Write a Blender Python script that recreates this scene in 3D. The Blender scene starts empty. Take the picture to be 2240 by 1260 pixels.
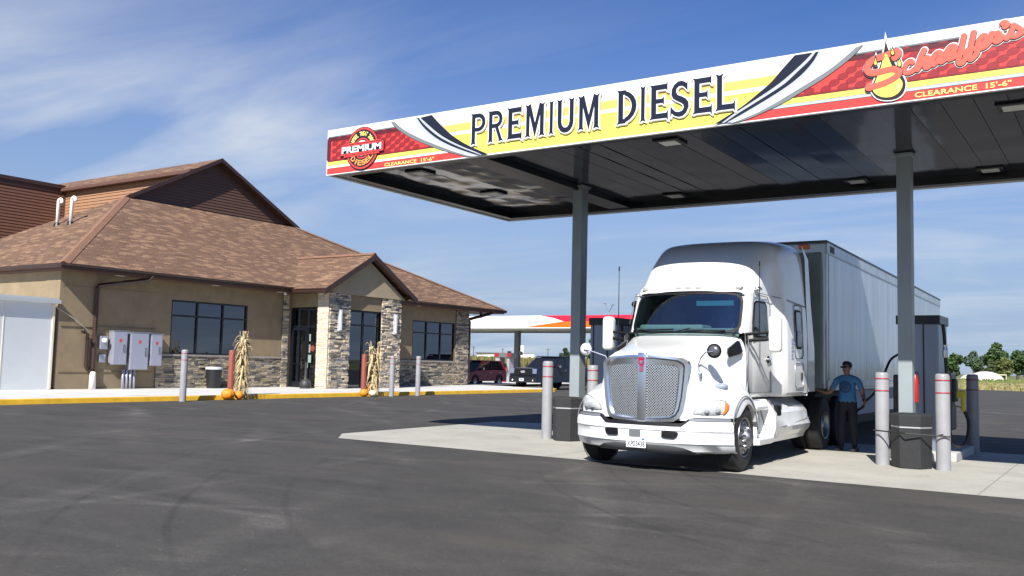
import bpy, bmesh, math, random
from mathutils import Vector, Matrix
random.seed(7)
R_=math.radians
S=bpy.context.scene
COL=S.collection
# ---------------- camera ----------------
cam=bpy.data.cameras.new('camera'); cob=bpy.data.objects.new('camera',cam); COL.objects.link(cob); S.camera=cob
cam.sensor_width=36; cam.lens=2020.12/2240*36; cam.clip_end=6000; cam.clip_start=.1
def cam_axes(yaw=-.5883,pitch=.0811,roll=.0243):
    cy,sy=math.cos(yaw),math.sin(yaw)
    f=Vector((sy*math.cos(pitch),cy*math.cos(pitch),math.sin(pitch)))
    r=Vector((cy,-sy,0)); u=r.cross(f)
    return r*math.cos(roll)+u*math.sin(roll), -r*math.sin(roll)+u*math.cos(roll), f
cr,cu,cf=cam_axes()
m=Matrix((cr,cu,-cf)).transposed().to_4x4(); m.translation=Vector((0,0,1.5)); cob.matrix_world=m
# ---------------- light ----------------
SUNV=Vector((1.74,-5.44,5.0)).normalized()
sl=bpy.data.lights.new('sun','SUN'); sl.energy=5.0; sl.angle=R_(.5); sl.color=(1,.965,.9)
so=bpy.data.objects.new('sun',sl); COL.objects.link(so); so.rotation_euler=SUNV.to_track_quat('Z','Y').to_euler(); so.location=(10,-20,30)
W=bpy.data.worlds.new('World'); S.world=W; W.use_nodes=True
S.view_settings.view_transform='Standard'; S.view_settings.look='None'; S.view_settings.exposure=0.75; S.view_settings.gamma=1
nt=W.node_tree; nt.nodes.clear()
def N(nt,t,**k):
    n=nt.nodes.new(t)
    for a,b in k.items():
        if a=='inp':
            for i,v in b.items(): n.inputs[i].default_value=v
        else: setattr(n,a,b)
    return n
def Lk(nt,a,b): nt.links.new(a,b)
def build_world():
    out=N(nt,'ShaderNodeOutputWorld'); bg=N(nt,'ShaderNodeBackground',inp={1:.048})
    sky=N(nt,'ShaderNodeTexSky',sky_type='NISHITA',sun_disc=False,sun_elevation=math.asin(SUNV.z),sun_rotation=math.atan2(SUNV.x,SUNV.y),air_density=1.0,dust_density=.35,ozone_density=2.2)
    tc=N(nt,'ShaderNodeTexCoord'); sp=N(nt,'ShaderNodeSeparateXYZ'); Lk(nt,tc.outputs['Generated'],sp.inputs[0])
    zc=N(nt,'ShaderNodeMath',operation='MAXIMUM',inp={1:0.0}); Lk(nt,sp.outputs[2],zc.inputs[0])
    za=N(nt,'ShaderNodeMath',operation='ADD',inp={1:.12}); Lk(nt,zc.outputs[0],za.inputs[0])
    dv=N(nt,'ShaderNodeVectorMath',operation='DIVIDE'); cb=N(nt,'ShaderNodeCombineXYZ')
    for i in (0,1,2): Lk(nt,za.outputs[0],cb.inputs[i])
    Lk(nt,tc.outputs['Generated'],dv.inputs[0]); Lk(nt,cb.outputs[0],dv.inputs[1])
    mp=N(nt,'ShaderNodeMapping'); mp.inputs['Rotation'].default_value=(0,0,R_(28)); mp.inputs['Scale'].default_value=(.5,1.15,0); Lk(nt,dv.outputs[0],mp.inputs[0])
    n1=N(nt,'ShaderNodeTexNoise',inp={'Scale':1.25,'Detail':9,'Roughness':.56,'Distortion':.45}); Lk(nt,mp.outputs[0],n1.inputs['Vector'])
    mp2=N(nt,'ShaderNodeMapping'); mp2.inputs['Location'].default_value=(3.3,1.7,0); mp2.inputs['Scale'].default_value=(.3,.3,0); Lk(nt,dv.outputs[0],mp2.inputs[0])
    n2=N(nt,'ShaderNodeTexNoise',inp={'Scale':.9,'Detail':4,'Roughness':.5}); Lk(nt,mp2.outputs[0],n2.inputs['Vector'])
    r1=N(nt,'ShaderNodeMapRange',inp={1:.43,2:.70,3:0,4:1}); Lk(nt,n1.outputs[0],r1.inputs[0])
    r2=N(nt,'ShaderNodeMapRange',inp={1:.36,2:.62,3:.25,4:1}); Lk(nt,n2.outputs[0],r2.inputs[0])
    # thin veil is thicker towards the left (-X) and low in the sky, clear towards upper right
    dt=N(nt,'ShaderNodeVectorMath',operation='DOT_PRODUCT'); dt.inputs[1].default_value=(-.86,-.5,-.55); Lk(nt,tc.outputs['Generated'],dt.inputs[0])
    r3=N(nt,'ShaderNodeMapRange',inp={1:-.45,2:.35,3:.0,4:.55}); Lk(nt,dt.outputs['Value'],r3.inputs[0])
    lo=N(nt,'ShaderNodeMapRange',inp={1:.42,2:.12,3:0,4:.9}); Lk(nt,sp.outputs[2],lo.inputs[0])
    mu=N(nt,'ShaderNodeMath',operation='MULTIPLY'); Lk(nt,r1.outputs[0],mu.inputs[0]); Lk(nt,r2.outputs[0],mu.inputs[1])
    ad=N(nt,'ShaderNodeMath',operation='ADD',use_clamp=True); Lk(nt,r3.outputs[0],ad.inputs[0]); Lk(nt,lo.outputs[0],ad.inputs[1])
    m2=N(nt,'ShaderNodeMath',operation='MULTIPLY'); Lk(nt,mu.outputs[0],m2.inputs[0]); Lk(nt,ad.outputs[0],m2.inputs[1])
    veil=N(nt,'ShaderNodeMath',operation='MULTIPLY',inp={1:.14}); Lk(nt,ad.outputs[0],veil.inputs[0])
    m3=N(nt,'ShaderNodeMath',operation='MULTIPLY',inp={1:.8}); Lk(nt,m2.outputs[0],m3.inputs[0])
    tt=N(nt,'ShaderNodeMath',operation='ADD',use_clamp=True); Lk(nt,m3.outputs[0],tt.inputs[0]); Lk(nt,veil.outputs[0],tt.inputs[1])
    tint=N(nt,'ShaderNodeMixRGB',blend_type='MULTIPLY',inp={0:1}); tint.inputs[2].default_value=(.50,.85,1.45,1); Lk(nt,sky.outputs[0],tint.inputs[1])
    hz=N(nt,'ShaderNodeMapRange',interpolation_type='SMOOTHSTEP',inp={1:.0,2:.36,3:.93,4:0}); Lk(nt,sp.outputs[2],hz.inputs[0])
    hm=N(nt,'ShaderNodeMixRGB'); hm.inputs[2].default_value=(4.2,5.75,8.1,1); Lk(nt,hz.outputs[0],hm.inputs[0]); Lk(nt,tint.outputs[0],hm.inputs[1])
    mx=N(nt,'ShaderNodeMixRGB'); mx.inputs[2].default_value=(8.8,9.5,10.4,1)
    Lk(nt,tt.outputs[0],mx.inputs[0]); Lk(nt,hm.outputs[0],mx.inputs[1]); Lk(nt,mx.outputs[0],bg.inputs[0]); Lk(nt,bg.outputs[0],out.inputs[0])
build_world()
# ---------------- materials ----------------
MATS={}
def mat(name,c,rough=.5,metal=0,var=0,vs=4,bump=0,bs=40,coat=0,c2=None,spec=None,stretch=None,ior=None):
    if name in MATS: return MATS[name]
    m=bpy.data.materials.new(name); m.use_nodes=True; t=m.node_tree; b=t.nodes['Principled BSDF']
    b.inputs['Base Color'].default_value=(*c,1); b.inputs['Roughness'].default_value=rough; b.inputs['Metallic'].default_value=metal
    if coat: b.inputs['Coat Weight'].default_value=coat; b.inputs['Coat Roughness'].default_value=.05
    if spec is not None: b.inputs['Specular IOR Level'].default_value=spec
    if ior: b.inputs['IOR'].default_value=ior
    tc=N(t,'ShaderNodeTexCoord'); src=tc.outputs['Object']
    if stretch:
        mp=N(t,'ShaderNodeMapping'); mp.inputs['Scale'].default_value=stretch; Lk(t,src,mp.inputs[0]); src=mp.outputs[0]
    if var or c2:
        n=N(t,'ShaderNodeTexNoise',inp={'Scale':vs,'Detail':6,'Roughness':.6}); Lk(t,src,n.inputs['Vector'])
        r=N(t,'ShaderNodeMapRange',inp={1:.3,2:.7}); Lk(t,n.outputs[0],r.inputs[0])
        mx=N(t,'ShaderNodeMixRGB'); d=c2 or tuple(x*(1-var) for x in c)
        mx.inputs[1].default_value=(*d,1); mx.inputs[2].default_value=(*(c if c2 else tuple(min(1,x*(1+var)) for x in c)),1)
        Lk(t,r.outputs[0],mx.inputs[0]); Lk(t,mx.outputs[0],b.inputs['Base Color'])
    if bump:
        n=N(t,'ShaderNodeTexNoise',inp={'Scale':bs,'Detail':4}); Lk(t,src,n.inputs['Vector'])
        bp=N(t,'ShaderNodeBump',inp={'Strength':bump,'Distance':.02}); Lk(t,n.outputs[0],bp.inputs['Height']); Lk(t,bp.outputs[0],b.inputs['Normal'])
    MATS[name]=m; return m
def attr_mat(name,rough=.8,bump=.3,bs=60,metal=0):
    m=mat(name,(.5,.5,.5),rough,metal,bump=bump,bs=bs); t=m.node_tree
    a=N(t,'ShaderNodeAttribute',attribute_name='col'); n=N(t,'ShaderNodeTexNoise',inp={'Scale':22,'Detail':4}); mx=N(t,'ShaderNodeMixRGB',blend_type='MULTIPLY',inp={0:.6})
    r=N(t,'ShaderNodeMapRange',inp={1:.25,2:.75,3:.55,4:1.3}); Lk(t,n.outputs[0],r.inputs[0]); tc=N(t,'ShaderNodeTexCoord'); Lk(t,tc.outputs['Object'],n.inputs['Vector'])
    Lk(t,a.outputs['Color'],mx.inputs[1]); Lk(t,r.outputs[0],mx.inputs[2]); Lk(t,mx.outputs[0],t.nodes['Principled BSDF'].inputs['Base Color']); return m
# ---------------- mesh builder ----------------
class MB:
    def __init__(s): s.v=[]; s.f=[]; s.mi=[]; s.uv=[]; s.c=[]; s.has_uv=False; s.has_c=False
    def add(s,vs,fs,mi=0,c=None,uv=None):
        o=len(s.v); s.v+=[tuple(v) for v in vs]
        for k,f in enumerate(fs):
            s.f.append([i+o for i in f]); s.mi.append(mi); s.c.append(c or (1,1,1)); s.uv.append(uv[k] if uv else None)
        if uv: s.has_uv=True
        if c: s.has_c=True
        return s
    def box(s,a,b,mi=0,c=None):
        x0,y0,z0=[min(p,q) for p,q in zip(a,b)]; x1,y1,z1=[max(p,q) for p,q in zip(a,b)]
        return s.add([(x0,y0,z0),(x1,y0,z0),(x1,y1,z0),(x0,y1,z0),(x0,y0,z1),(x1,y0,z1),(x1,y1,z1),(x0,y1,z1)],
            [(0,3,2,1),(4,5,6,7),(0,1,5,4),(1,2,6,5),(2,3,7,6),(3,0,4,7)],mi,c)
    def rbox(s,a,b,r=.02,mi=0,n=3):
        # box with rounded vertical and horizontal edges via superellipse-like chamfer
        bm=bmesh.new(); bmesh.ops.create_cube(bm,size=1)
        c=[(p+q)/2 for p,q in zip(a,b)]; d=[abs(q-p) for p,q in zip(a,b)]
        for v in bm.verts: v.co=Vector([v.co[i]*d[i]+c[i] for i in range(3)])
        bmesh.ops.bevel(bm,geom=bm.edges[:],offset=min(r,min(d)*.45),segments=n,affect='EDGES',profile=.5)
        bm.verts.index_update(); s.add([v.co[:] for v in bm.verts],[[v.index for v in f.verts] for f in bm.faces],mi); bm.free(); return s
    def tube(s,pts,r,n=8,mi=0,cap=True,c=None):
        P=[Vector(p) for p in pts]; rr=r if isinstance(r,(list,tuple)) else [r]*len(P)
        vs=[]; up=Vector((0,0,1)); prev=None
        for i,p in enumerate(P):
            d=(P[min(i+1,len(P)-1)]-P[max(i-1,0)]); 
            if d.length<1e-9: d=Vector((0,0,1))
            d.normalize()
            if prev is None:
                a=d.cross(up if abs(d.z)<.95 else Vector((1,0,0))).normalized()
            else:
                a=(prev-d*prev.dot(d)); a=a.normalized() if a.length>1e-6 else d.orthogonal().normalized()
            prev=a; b=d.cross(a)
            for k in range(n):
                t=2*math.pi*k/n; vs.append(p+(a*math.cos(t)+b*math.sin(t))*rr[i])
        fs=[[i*n+k,i*n+(k+1)%n,(i+1)*n+(k+1)%n,(i+1)*n+k] for i in range(len(P)-1) for k in range(n)]
        if cap: fs+= [list(range(n))[::-1],[ (len(P)-1)*n+k for k in range(n)]]
        return s.add(vs,fs,mi,c)
    def lathe(s,prof,o=(0,0,0),ax='z',n=24,mi=0,c=None,a0=0,a1=2*math.pi):
        full=abs(a1-a0-2*math.pi)<1e-6; k=n if full else n+1; vs=[]
        for r,h in prof:
            for j in range(k):
                t=a0+(a1-a0)*j/n; x,y=r*math.cos(t),r*math.sin(t)
                p={'z':(x,y,h),'x':(h,x,y),'y':(x,h,y)}[ax]; vs.append((p[0]+o[0],p[1]+o[1],p[2]+o[2]))
        fs=[]
        for i in range(len(prof)-1):
            for j in range(n):
                j2=(j+1)%k; fs.append([i*k+j,i*k+j2,(i+1)*k+j2,(i+1)*k+j])
        return s.add(vs,fs,mi,c)
    def prism(s,poly,f0,f1,mi=0,c=None):
        """poly: list of 2D pts; f0,f1: functions 2D->3D for the two faces"""
        n=len(poly); vs=[f0(*p) for p in poly]+[f1(*p) for p in poly]
        fs=[list(range(n))[::-1],[n+i for i in range(n)]]+[[i,(i+1)%n,n+(i+1)%n,n+i] for i in range(n)]
        return s.add(vs,fs,mi,c)
    def grid(s,rows,mi=0,c=None,closed=False):
        n=len(rows[0]); vs=[p for r in rows for p in r]
        fs=[[i*n+j,i*n+(j+1)%n,(i+1)*n+(j+1)%n,(i+1)*n+j] for i in range(len(rows)-1) for j in range(n if closed else n-1)]
        return s.add(vs,fs,mi,c)
    def sphere(s,o,r,n=16,m=10,mi=0,c=None):
        rr=r if isinstance(r,(tuple,list)) else (r,r,r); rows=[]
        for i in range(m+1):
            ph=math.pi*i/m; rows.append([(o[0]+rr[0]*math.sin(ph)*math.cos(2*math.pi*j/n),o[1]+rr[1]*math.sin(ph)*math.sin(2*math.pi*j/n),o[2]+rr[2]*math.cos(ph)) for j in range(n)])
        return s.grid(rows,mi,c,closed=True)
    def xf(s,fn,start=0):
        s.v[start:]=[tuple(fn(*v)) for v in s.v[start:]]; return s
    def cut(s):
        if not hasattr(s,'cuts'): s.cuts=[]
        s.cuts.append((len(s.v),len(s.f))); return s
    def builds(s,name,mats,parent=None,**k):
        """one mesh object per piece marked off with cut()"""
        c=[(0,0)]+getattr(s,'cuts',[])+[(len(s.v),len(s.f))]; out=[]
        for (v0,f0),(v1,f1) in zip(c,c[1:]):
            if f1<=f0: continue
            q=MB(); q.v=s.v[v0:v1]; q.f=[[i-v0 for i in f] for f in s.f[f0:f1]]; q.mi=s.mi[f0:f1]; q.uv=s.uv[f0:f1]; q.c=s.c[f0:f1]; q.has_uv=s.has_uv; q.has_c=s.has_c
            out.append(q.build(name,mats,parent,**k))
        return out
    def build(s,name,mats,parent=None,smooth=False,loc=None,sub=0,weld=False,recalc=True,auto=None):
        me=bpy.data.meshes.new(name)
        o=Vector(loc) if loc is not None else Vector((0,0,0))
        me.from_pydata([tuple(Vector(v)-o) for v in s.v],[],s.f)
        if s.has_uv:
            ul=me.uv_layers.new(name='UVMap'); li=0
            for p,u in zip(me.polygons,s.uv):
                for k in range(len(p.vertices)): ul.data[p.loop_start+k].uv=u[k] if u else (0,0)
        if s.has_c:
            ca=me.color_attributes.new('col','FLOAT_COLOR','CORNER')
            for p,c in zip(me.polygons,s.c):
                for k in range(len(p.vertices)): ca.data[p.loop_start+k].color=(*c,1)
        for p,i in zip(me.polygons,s.mi): p.material_index=i; p.use_smooth=smooth
        for q in (mats if isinstance(mats,(list,tuple)) else [mats]): me.materials.append(q)
        if weld or recalc:
            bm=bmesh.new(); bm.from_mesh(me)
            if weld: bmesh.ops.remove_doubles(bm,verts=bm.verts[:],dist=1e-4)
            if recalc: bmesh.ops.recalc_face_normals(bm,faces=bm.faces[:])
            bm.to_mesh(me); bm.free()
        if auto is not None:
            me.set_sharp_from_angle(angle=R_(auto))
        ob=bpy.data.objects.new(name,me); COL.objects.link(ob); ob.location=o
        if parent is not None: ob.parent=parent
        if sub:
            md=ob.modifiers.new('s','SUBSURF'); md.levels=sub; md.render_levels=sub
        return ob
def empty(name,loc=(0,0,0),rz=0):
    e=bpy.data.objects.new(name,None); COL.objects.link(e); e.location=loc; e.rotation_euler=(0,0,rz); return e
def tag(o,label=None,cat=None,group=None,kind=None):
    if label: o['label']=label
    if cat: o['category']=cat
    if group: o['group']=group
    if kind: o['kind']=kind
    return o
def copy_tree(o,parent=None):
    c=o.copy(); COL.objects.link(c)
    if parent: c.parent=parent
    for ch in list(o.children): copy_tree(ch,c)
    return c
def thing(name,label,cat,loc=(0,0,0),rz=0,group=None): return tag(empty(name,loc,rz),label,cat,group)
def lerp(a,b,t): return a+(b-a)*t
def interp(tab,x):
    if x<=tab[0][0]: return tab[0][1]
    for (a,b),(c,d) in zip(tab,tab[1:]):
        if x<=c: return b+(d-b)*(x-a)/(c-a)
    return tab[-1][1]
def catmull(P,k=6):
    P=[Vector((*p,0)) if len(p)==2 else Vector(p) for p in P]; o=[]
    for i in range(len(P)-1):
        a,b,c,d=P[max(i-1,0)],P[i],P[i+1],P[min(i+2,len(P)-1)]
        for j in range(k):
            t=j/k; o.append(.5*((2*b)+(c-a)*t+(2*a-5*b+4*c-d)*t*t+(3*b-a-3*c+d)*t**3))
    return o+[P[-1]]
def resample(P,n):
    P=[Vector(p) for p in P]; L=[0]
    for a,b in zip(P,P[1:]): L.append(L[-1]+(b-a).length)
    o=[]
    for i in range(n):
        t=L[-1]*i/(n-1); k=0
        while k<len(L)-2 and L[k+1]<t: k+=1
        o.append(P[k].lerp(P[k+1],(t-L[k])/max(1e-9,L[k+1]-L[k])))
    return o

# ---------------- ground ----------------
def asphalt_mat():
    m=mat('asphalt',(.06,.06,.06),.85); t=m.node_tree; b=t.nodes['Principled BSDF']; tc=N(t,'ShaderNodeTexCoord'); O=tc.outputs['Object']
    def noise(sc,st,rot=0,det=5,ro=.6,dist=0):
        mp=N(t,'ShaderNodeMapping'); mp.inputs['Scale'].default_value=st; mp.inputs['Rotation'].default_value=(0,0,R_(rot)); Lk(t,O,mp.inputs[0])
        n=N(t,'ShaderNodeTexNoise',inp={'Scale':sc,'Detail':det,'Roughness':ro,'Distortion':dist}); Lk(t,mp.outputs[0],n.inputs['Vector']); return n.outputs[0]
    def ramp(x,a,b_,c,d):
        r=N(t,'ShaderNodeMapRange',inp={1:a,2:b_,3:c,4:d}); Lk(t,x,r.inputs[0]); return r.outputs[0]
    def mul(a,b_):
        q=N(t,'ShaderNodeMath',operation='MULTIPLY'); Lk(t,a,q.inputs[0]); Lk(t,b_,q.inputs[1]); return q.outputs[0]
    f=ramp(noise(.16,(1,1,1),det=4),.3,.7,.84,1.14)
    f=mul(f,ramp(noise(.7,(.55,1.4,1),-6,9,.75,.4),.32,.70,.78,1.24))
    f=mul(f,ramp(noise(2.6,(1,1,1),det=10,ro=.85),.3,.7,.80,1.22)); f=mul(f,ramp(noise(16,(1,1,1),det=6,ro=.85),.3,.7,.68,1.34))
    f=mul(f,ramp(noise(150,(1,1,1),det=2),.25,.75,.5,1.5)); f=mul(f,ramp(noise(42,(1,1,1),det=4,ro=.8),.3,.7,.6,1.42))
    def tracks(loc,sc,dist,lo,amp,w=(1,1,1)):
        mp=N(t,'ShaderNodeMapping'); mp.inputs['Location'].default_value=loc; mp.inputs['Scale'].default_value=w; Lk(t,O,mp.inputs[0])
        wv=N(t,'ShaderNodeTexWave',wave_type='RINGS',rings_direction='Z',inp={'Scale':sc,'Distortion':dist,'Detail':3,'Detail Scale':.35,'Detail Roughness':.6}); Lk(t,mp.outputs[0],wv.inputs['Vector'])
        k=ramp(wv.outputs[1],lo,1,0,1); m_=ramp(noise(.3,(1,1,1),det=4),.42,.62,0,1); m2=ramp(noise(9,(1,1,1),det=5,ro=.8),.25,.6,.2,1)
        q=mul(mul(k,m_),m2); return ramp(q,0,1,1,amp)
    f=mul(f,tracks((34,6,0),.11,2.5,.90,1.55)); f=mul(f,tracks((-14,-60,0),.09,2,.92,1.45)); f=mul(f,tracks((8,22,0),.16,3,.93,.72)); f=mul(f,tracks((2,40,0),.2,2,.95,1.4)); f=mul(f,tracks((22,-30,0),.13,1.5,.975,1.5)); f=mul(f,tracks((60,2,0),.1,1.2,.98,1.55)); f=mul(f,tracks((-3,-18,0),.3,1.8,.975,.62))
    vo=N(t,'ShaderNodeTexVoronoi',inp={'Scale':7}); Lk(t,O,vo.inputs['Vector'])
    speck=ramp(vo.outputs['Distance'],.028,.05,1,0)
    c=N(t,'ShaderNodeMixRGB',blend_type='MULTIPLY',inp={0:1}); c.inputs[1].default_value=(.0435,.0405,.036,1); cc=N(t,'ShaderNodeCombineXYZ')
    for i in range(3): Lk(t,f,cc.inputs[i])
    Lk(t,cc.outputs[0],c.inputs[2])
    # brownish dust stains
    c3=N(t,'ShaderNodeMixRGB'); c3.inputs[2].default_value=(.083,.071,.058,1); Lk(t,c.outputs[0],c3.inputs[1]); Lk(t,ramp(noise(.35,(1,1.6,1),det=5),.5,.75,0,.55),c3.inputs[0])
    # a few oily dark spots
    c4=N(t,'ShaderNodeMixRGB'); c4.inputs[2].default_value=(.03,.03,.03,1); Lk(t,c3.outputs[0],c4.inputs[1]); Lk(t,ramp(noise(.9,(.6,1.8,1),15,4),.68,.76,0,.6),c4.inputs[0])
    c2=N(t,'ShaderNodeMixRGB'); c2.inputs[2].default_value=(.4,.4,.38,1); Lk(t,c4.outputs[0],c2.inputs[1]); q=N(t,'ShaderNodeMath',operation='MULTIPLY',inp={1:.7}); Lk(t,speck,q.inputs[0])
    Lk(t,q.outputs[0],c2.inputs[0]); Lk(t,c2.outputs[0],b.inputs['Base Color'])
    bp=N(t,'ShaderNodeBump',inp={'Strength':.55,'Distance':.012}); Lk(t,noise(120,(1,1,1),det=3),bp.inputs['Height']); Lk(t,bp.outputs[0],b.inputs['Normal']); return m
def concrete_mat(name,c,stain=.5):
    m=mat(name,c,.8); t=m.node_tree; b=t.nodes['Principled BSDF']; tc=N(t,'ShaderNodeTexCoord'); O=tc.outputs['Object']
    n1=N(t,'ShaderNodeTexNoise',inp={'Scale':.8,'Detail':7,'Roughness':.65}); n2=N(t,'ShaderNodeTexNoise',inp={'Scale':25,'Detail':5}); n3=N(t,'ShaderNodeTexNoise',inp={'Scale':2.3,'Detail':5,'Roughness':.7,'Distortion':.6})
    for n in (n1,n2,n3): Lk(t,O,n.inputs['Vector'])
    r1=N(t,'ShaderNodeMapRange',inp={1:.3,2:.7,3:.82,4:1.1}); r2=N(t,'ShaderNodeMapRange',inp={1:.3,2:.7,3:.93,4:1.06}); r3=N(t,'ShaderNodeMapRange',inp={1:.6,2:.72,3:0,4:stain})
    for n,r in ((n1,r1),(n2,r2),(n3,r3)): Lk(t,n.outputs[0],r.inputs[0])
    q=N(t,'ShaderNodeMath',operation='MULTIPLY'); Lk(t,r1.outputs[0],q.inputs[0]); Lk(t,r2.outputs[0],q.inputs[1])
    cc=N(t,'ShaderNodeCombineXYZ'); [Lk(t,q.outputs[0],cc.inputs[i]) for i in range(3)]
    mx=N(t,'ShaderNodeMixRGB',blend_type='MULTIPLY',inp={0:1}); mx.inputs[1].default_value=(*c,1); Lk(t,cc.outputs[0],mx.inputs[2])
    m2=N(t,'ShaderNodeMixRGB'); m2.inputs[2].default_value=(c[0]*.5,c[1]*.48,c[2]*.4,1); Lk(t,r3.outputs[0],m2.inputs[0]); Lk(t,mx.outputs[0],m2.inputs[1]); Lk(t,m2.outputs[0],b.inputs['Base Color'])
    bp=N(t,'ShaderNodeBump',inp={'Strength':.2,'Distance':.01}); Lk(t,n2.outputs[0],bp.inputs['Height']); Lk(t,bp.outputs[0],b.inputs['Normal']); return m
M_ASPH=asphalt_mat(); M_PAD=concrete_mat('pad_concrete',(.38,.365,.32),.6); M_WALK=concrete_mat('walk_concrete',(.55,.54,.51),.15)
M_GRASS=mat('field_grass',(.17,.165,.05),.95,c2=(.07,.1,.025),vs=.06,bump=.4,bs=3)
def sheet(name,poly,z,m,kind='structure'):
    mb=MB(); mb.add([(x,y,z) for x,y in poly],[list(range(len(poly)))]); return tag(mb.build(name,m,recalc=False),kind=kind)
sheet('ground',[(-3000,-300),(1500,-300),(1500,4000),(-3000,4000)],-.03,M_GRASS)
sheet('asphalt_lot',[(-95,-30),(40,-30),(40,97),(-9,100),(-30,99),(-60,104),(-95,104)],0,M_ASPH)
# concrete fuelling pad with cut corner and saw joints
PAD=[(-12.5,12.93),(25,12.93),(25,20.1),(-12.2,20.1),(-13.45,19.5),(-13.2,13.75)]
sheet('concrete_pad',PAD,.004,M_PAD)
mb=MB()
for x in (-7.9,-1.6,4.8): mb.add([(x,12.97,.008),(x+.012,12.97,.008),(x+.012,20.05,.008),(x,20.05,.008)],[(0,1,2,3)])
for y in (16.9,): mb.add([(-13.0,y,.008),(24,y,.008),(24,y+.012,.008),(-13.0,y+.012,.008)],[(0,1,2,3)])
tag(mb.build('pavement_joint',mat('joint',(.24,.23,.2),.9),recalc=False),kind='structure')
M_YEL=mat('kerb_yellow',(.62,.36,.02),.6,var=.18,vs=2.5,bump=.15)
# sidewalk + kerb along the store
sheet('sidewalk',[(-60,-5),(-26.12,-5),(-26.02,43.2),(-27,44.6),(-33,45.4),(-33,60),(-60,60)],.146,M_WALK)
mb=MB(); kl=[(-26.1,-5),(-25.95,43.3),(-26.5,44.45),(-27.2,44.9)]
rows=[]
for i,(x,y) in enumerate(kl):
    nx,ny=(1,0) if i<2 else ((.75,.66) if i==2 else (.2,.98))
    rows.append([(x+nx*a,y+ny*a,z) for a,z in ((-.16,.145),(-.155,.152),(-.03,.152),(0,.135),(.03,0))])
mb.grid(rows); ke=mb.build('kerb',M_YEL,smooth=False); tag(ke,kind='structure')
mb=MB(); mb.add([(-27.2,44.9,0),(-33,45.5,0),(-33,45.5,.146),(-27.2,44.9,.146)],[(0,1,2,3)]); mb.build('kerb_end',M_WALK)['kind']='structure'
sheet('far_kerb_strip',[(-30,99.0),(-9,100),(-9,100.5),(-30,99.6)],.02,M_WALK)
# ---------------- building ----------------
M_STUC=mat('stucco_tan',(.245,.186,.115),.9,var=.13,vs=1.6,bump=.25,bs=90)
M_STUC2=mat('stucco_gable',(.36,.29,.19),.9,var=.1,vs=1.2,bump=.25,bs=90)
M_BRN=mat('brown_trim',(.045,.022,.018),.4,var=.1)
M_SOFF=mat('soffit_brown',(.10,.05,.035),.5)
M_FRM=mat('window_frame_dark',(.006,.008,.014),.35)
def glass_mat(name,tint=(.02,.03,.05),rough=.03,refl=.5):
    m=bpy.data.materials.new(name); m.use_nodes=True; t=m.node_tree; t.nodes.clear(); o=N(t,'ShaderNodeOutputMaterial')
    tr=N(t,'ShaderNodeBsdfTransparent'); tr.inputs[0].default_value=(*tint,1); g=N(t,'ShaderNodeBsdfGlossy',inp={'Roughness':rough}); g.inputs[0].default_value=(.8,.87,1,1)
    fr=N(t,'ShaderNodeFresnel',inp={'IOR':1.55}); mr=N(t,'ShaderNodeMapRange',inp={1:0,2:1,3:refl,4:1}); Lk(t,fr.outputs[0],mr.inputs[0])
    mx=N(t,'ShaderNodeMixShader'); Lk(t,mr.outputs[0],mx.inputs[0]); Lk(t,tr.outputs[0],mx.inputs[1]); Lk(t,g.outputs[0],mx.inputs[2]); Lk(t,mx.outputs[0],o.inputs[0]); MATS[name]=m; return m
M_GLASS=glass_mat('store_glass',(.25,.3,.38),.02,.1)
M_INT=mat('interior_dark',(.05,.06,.07),.8)
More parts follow.
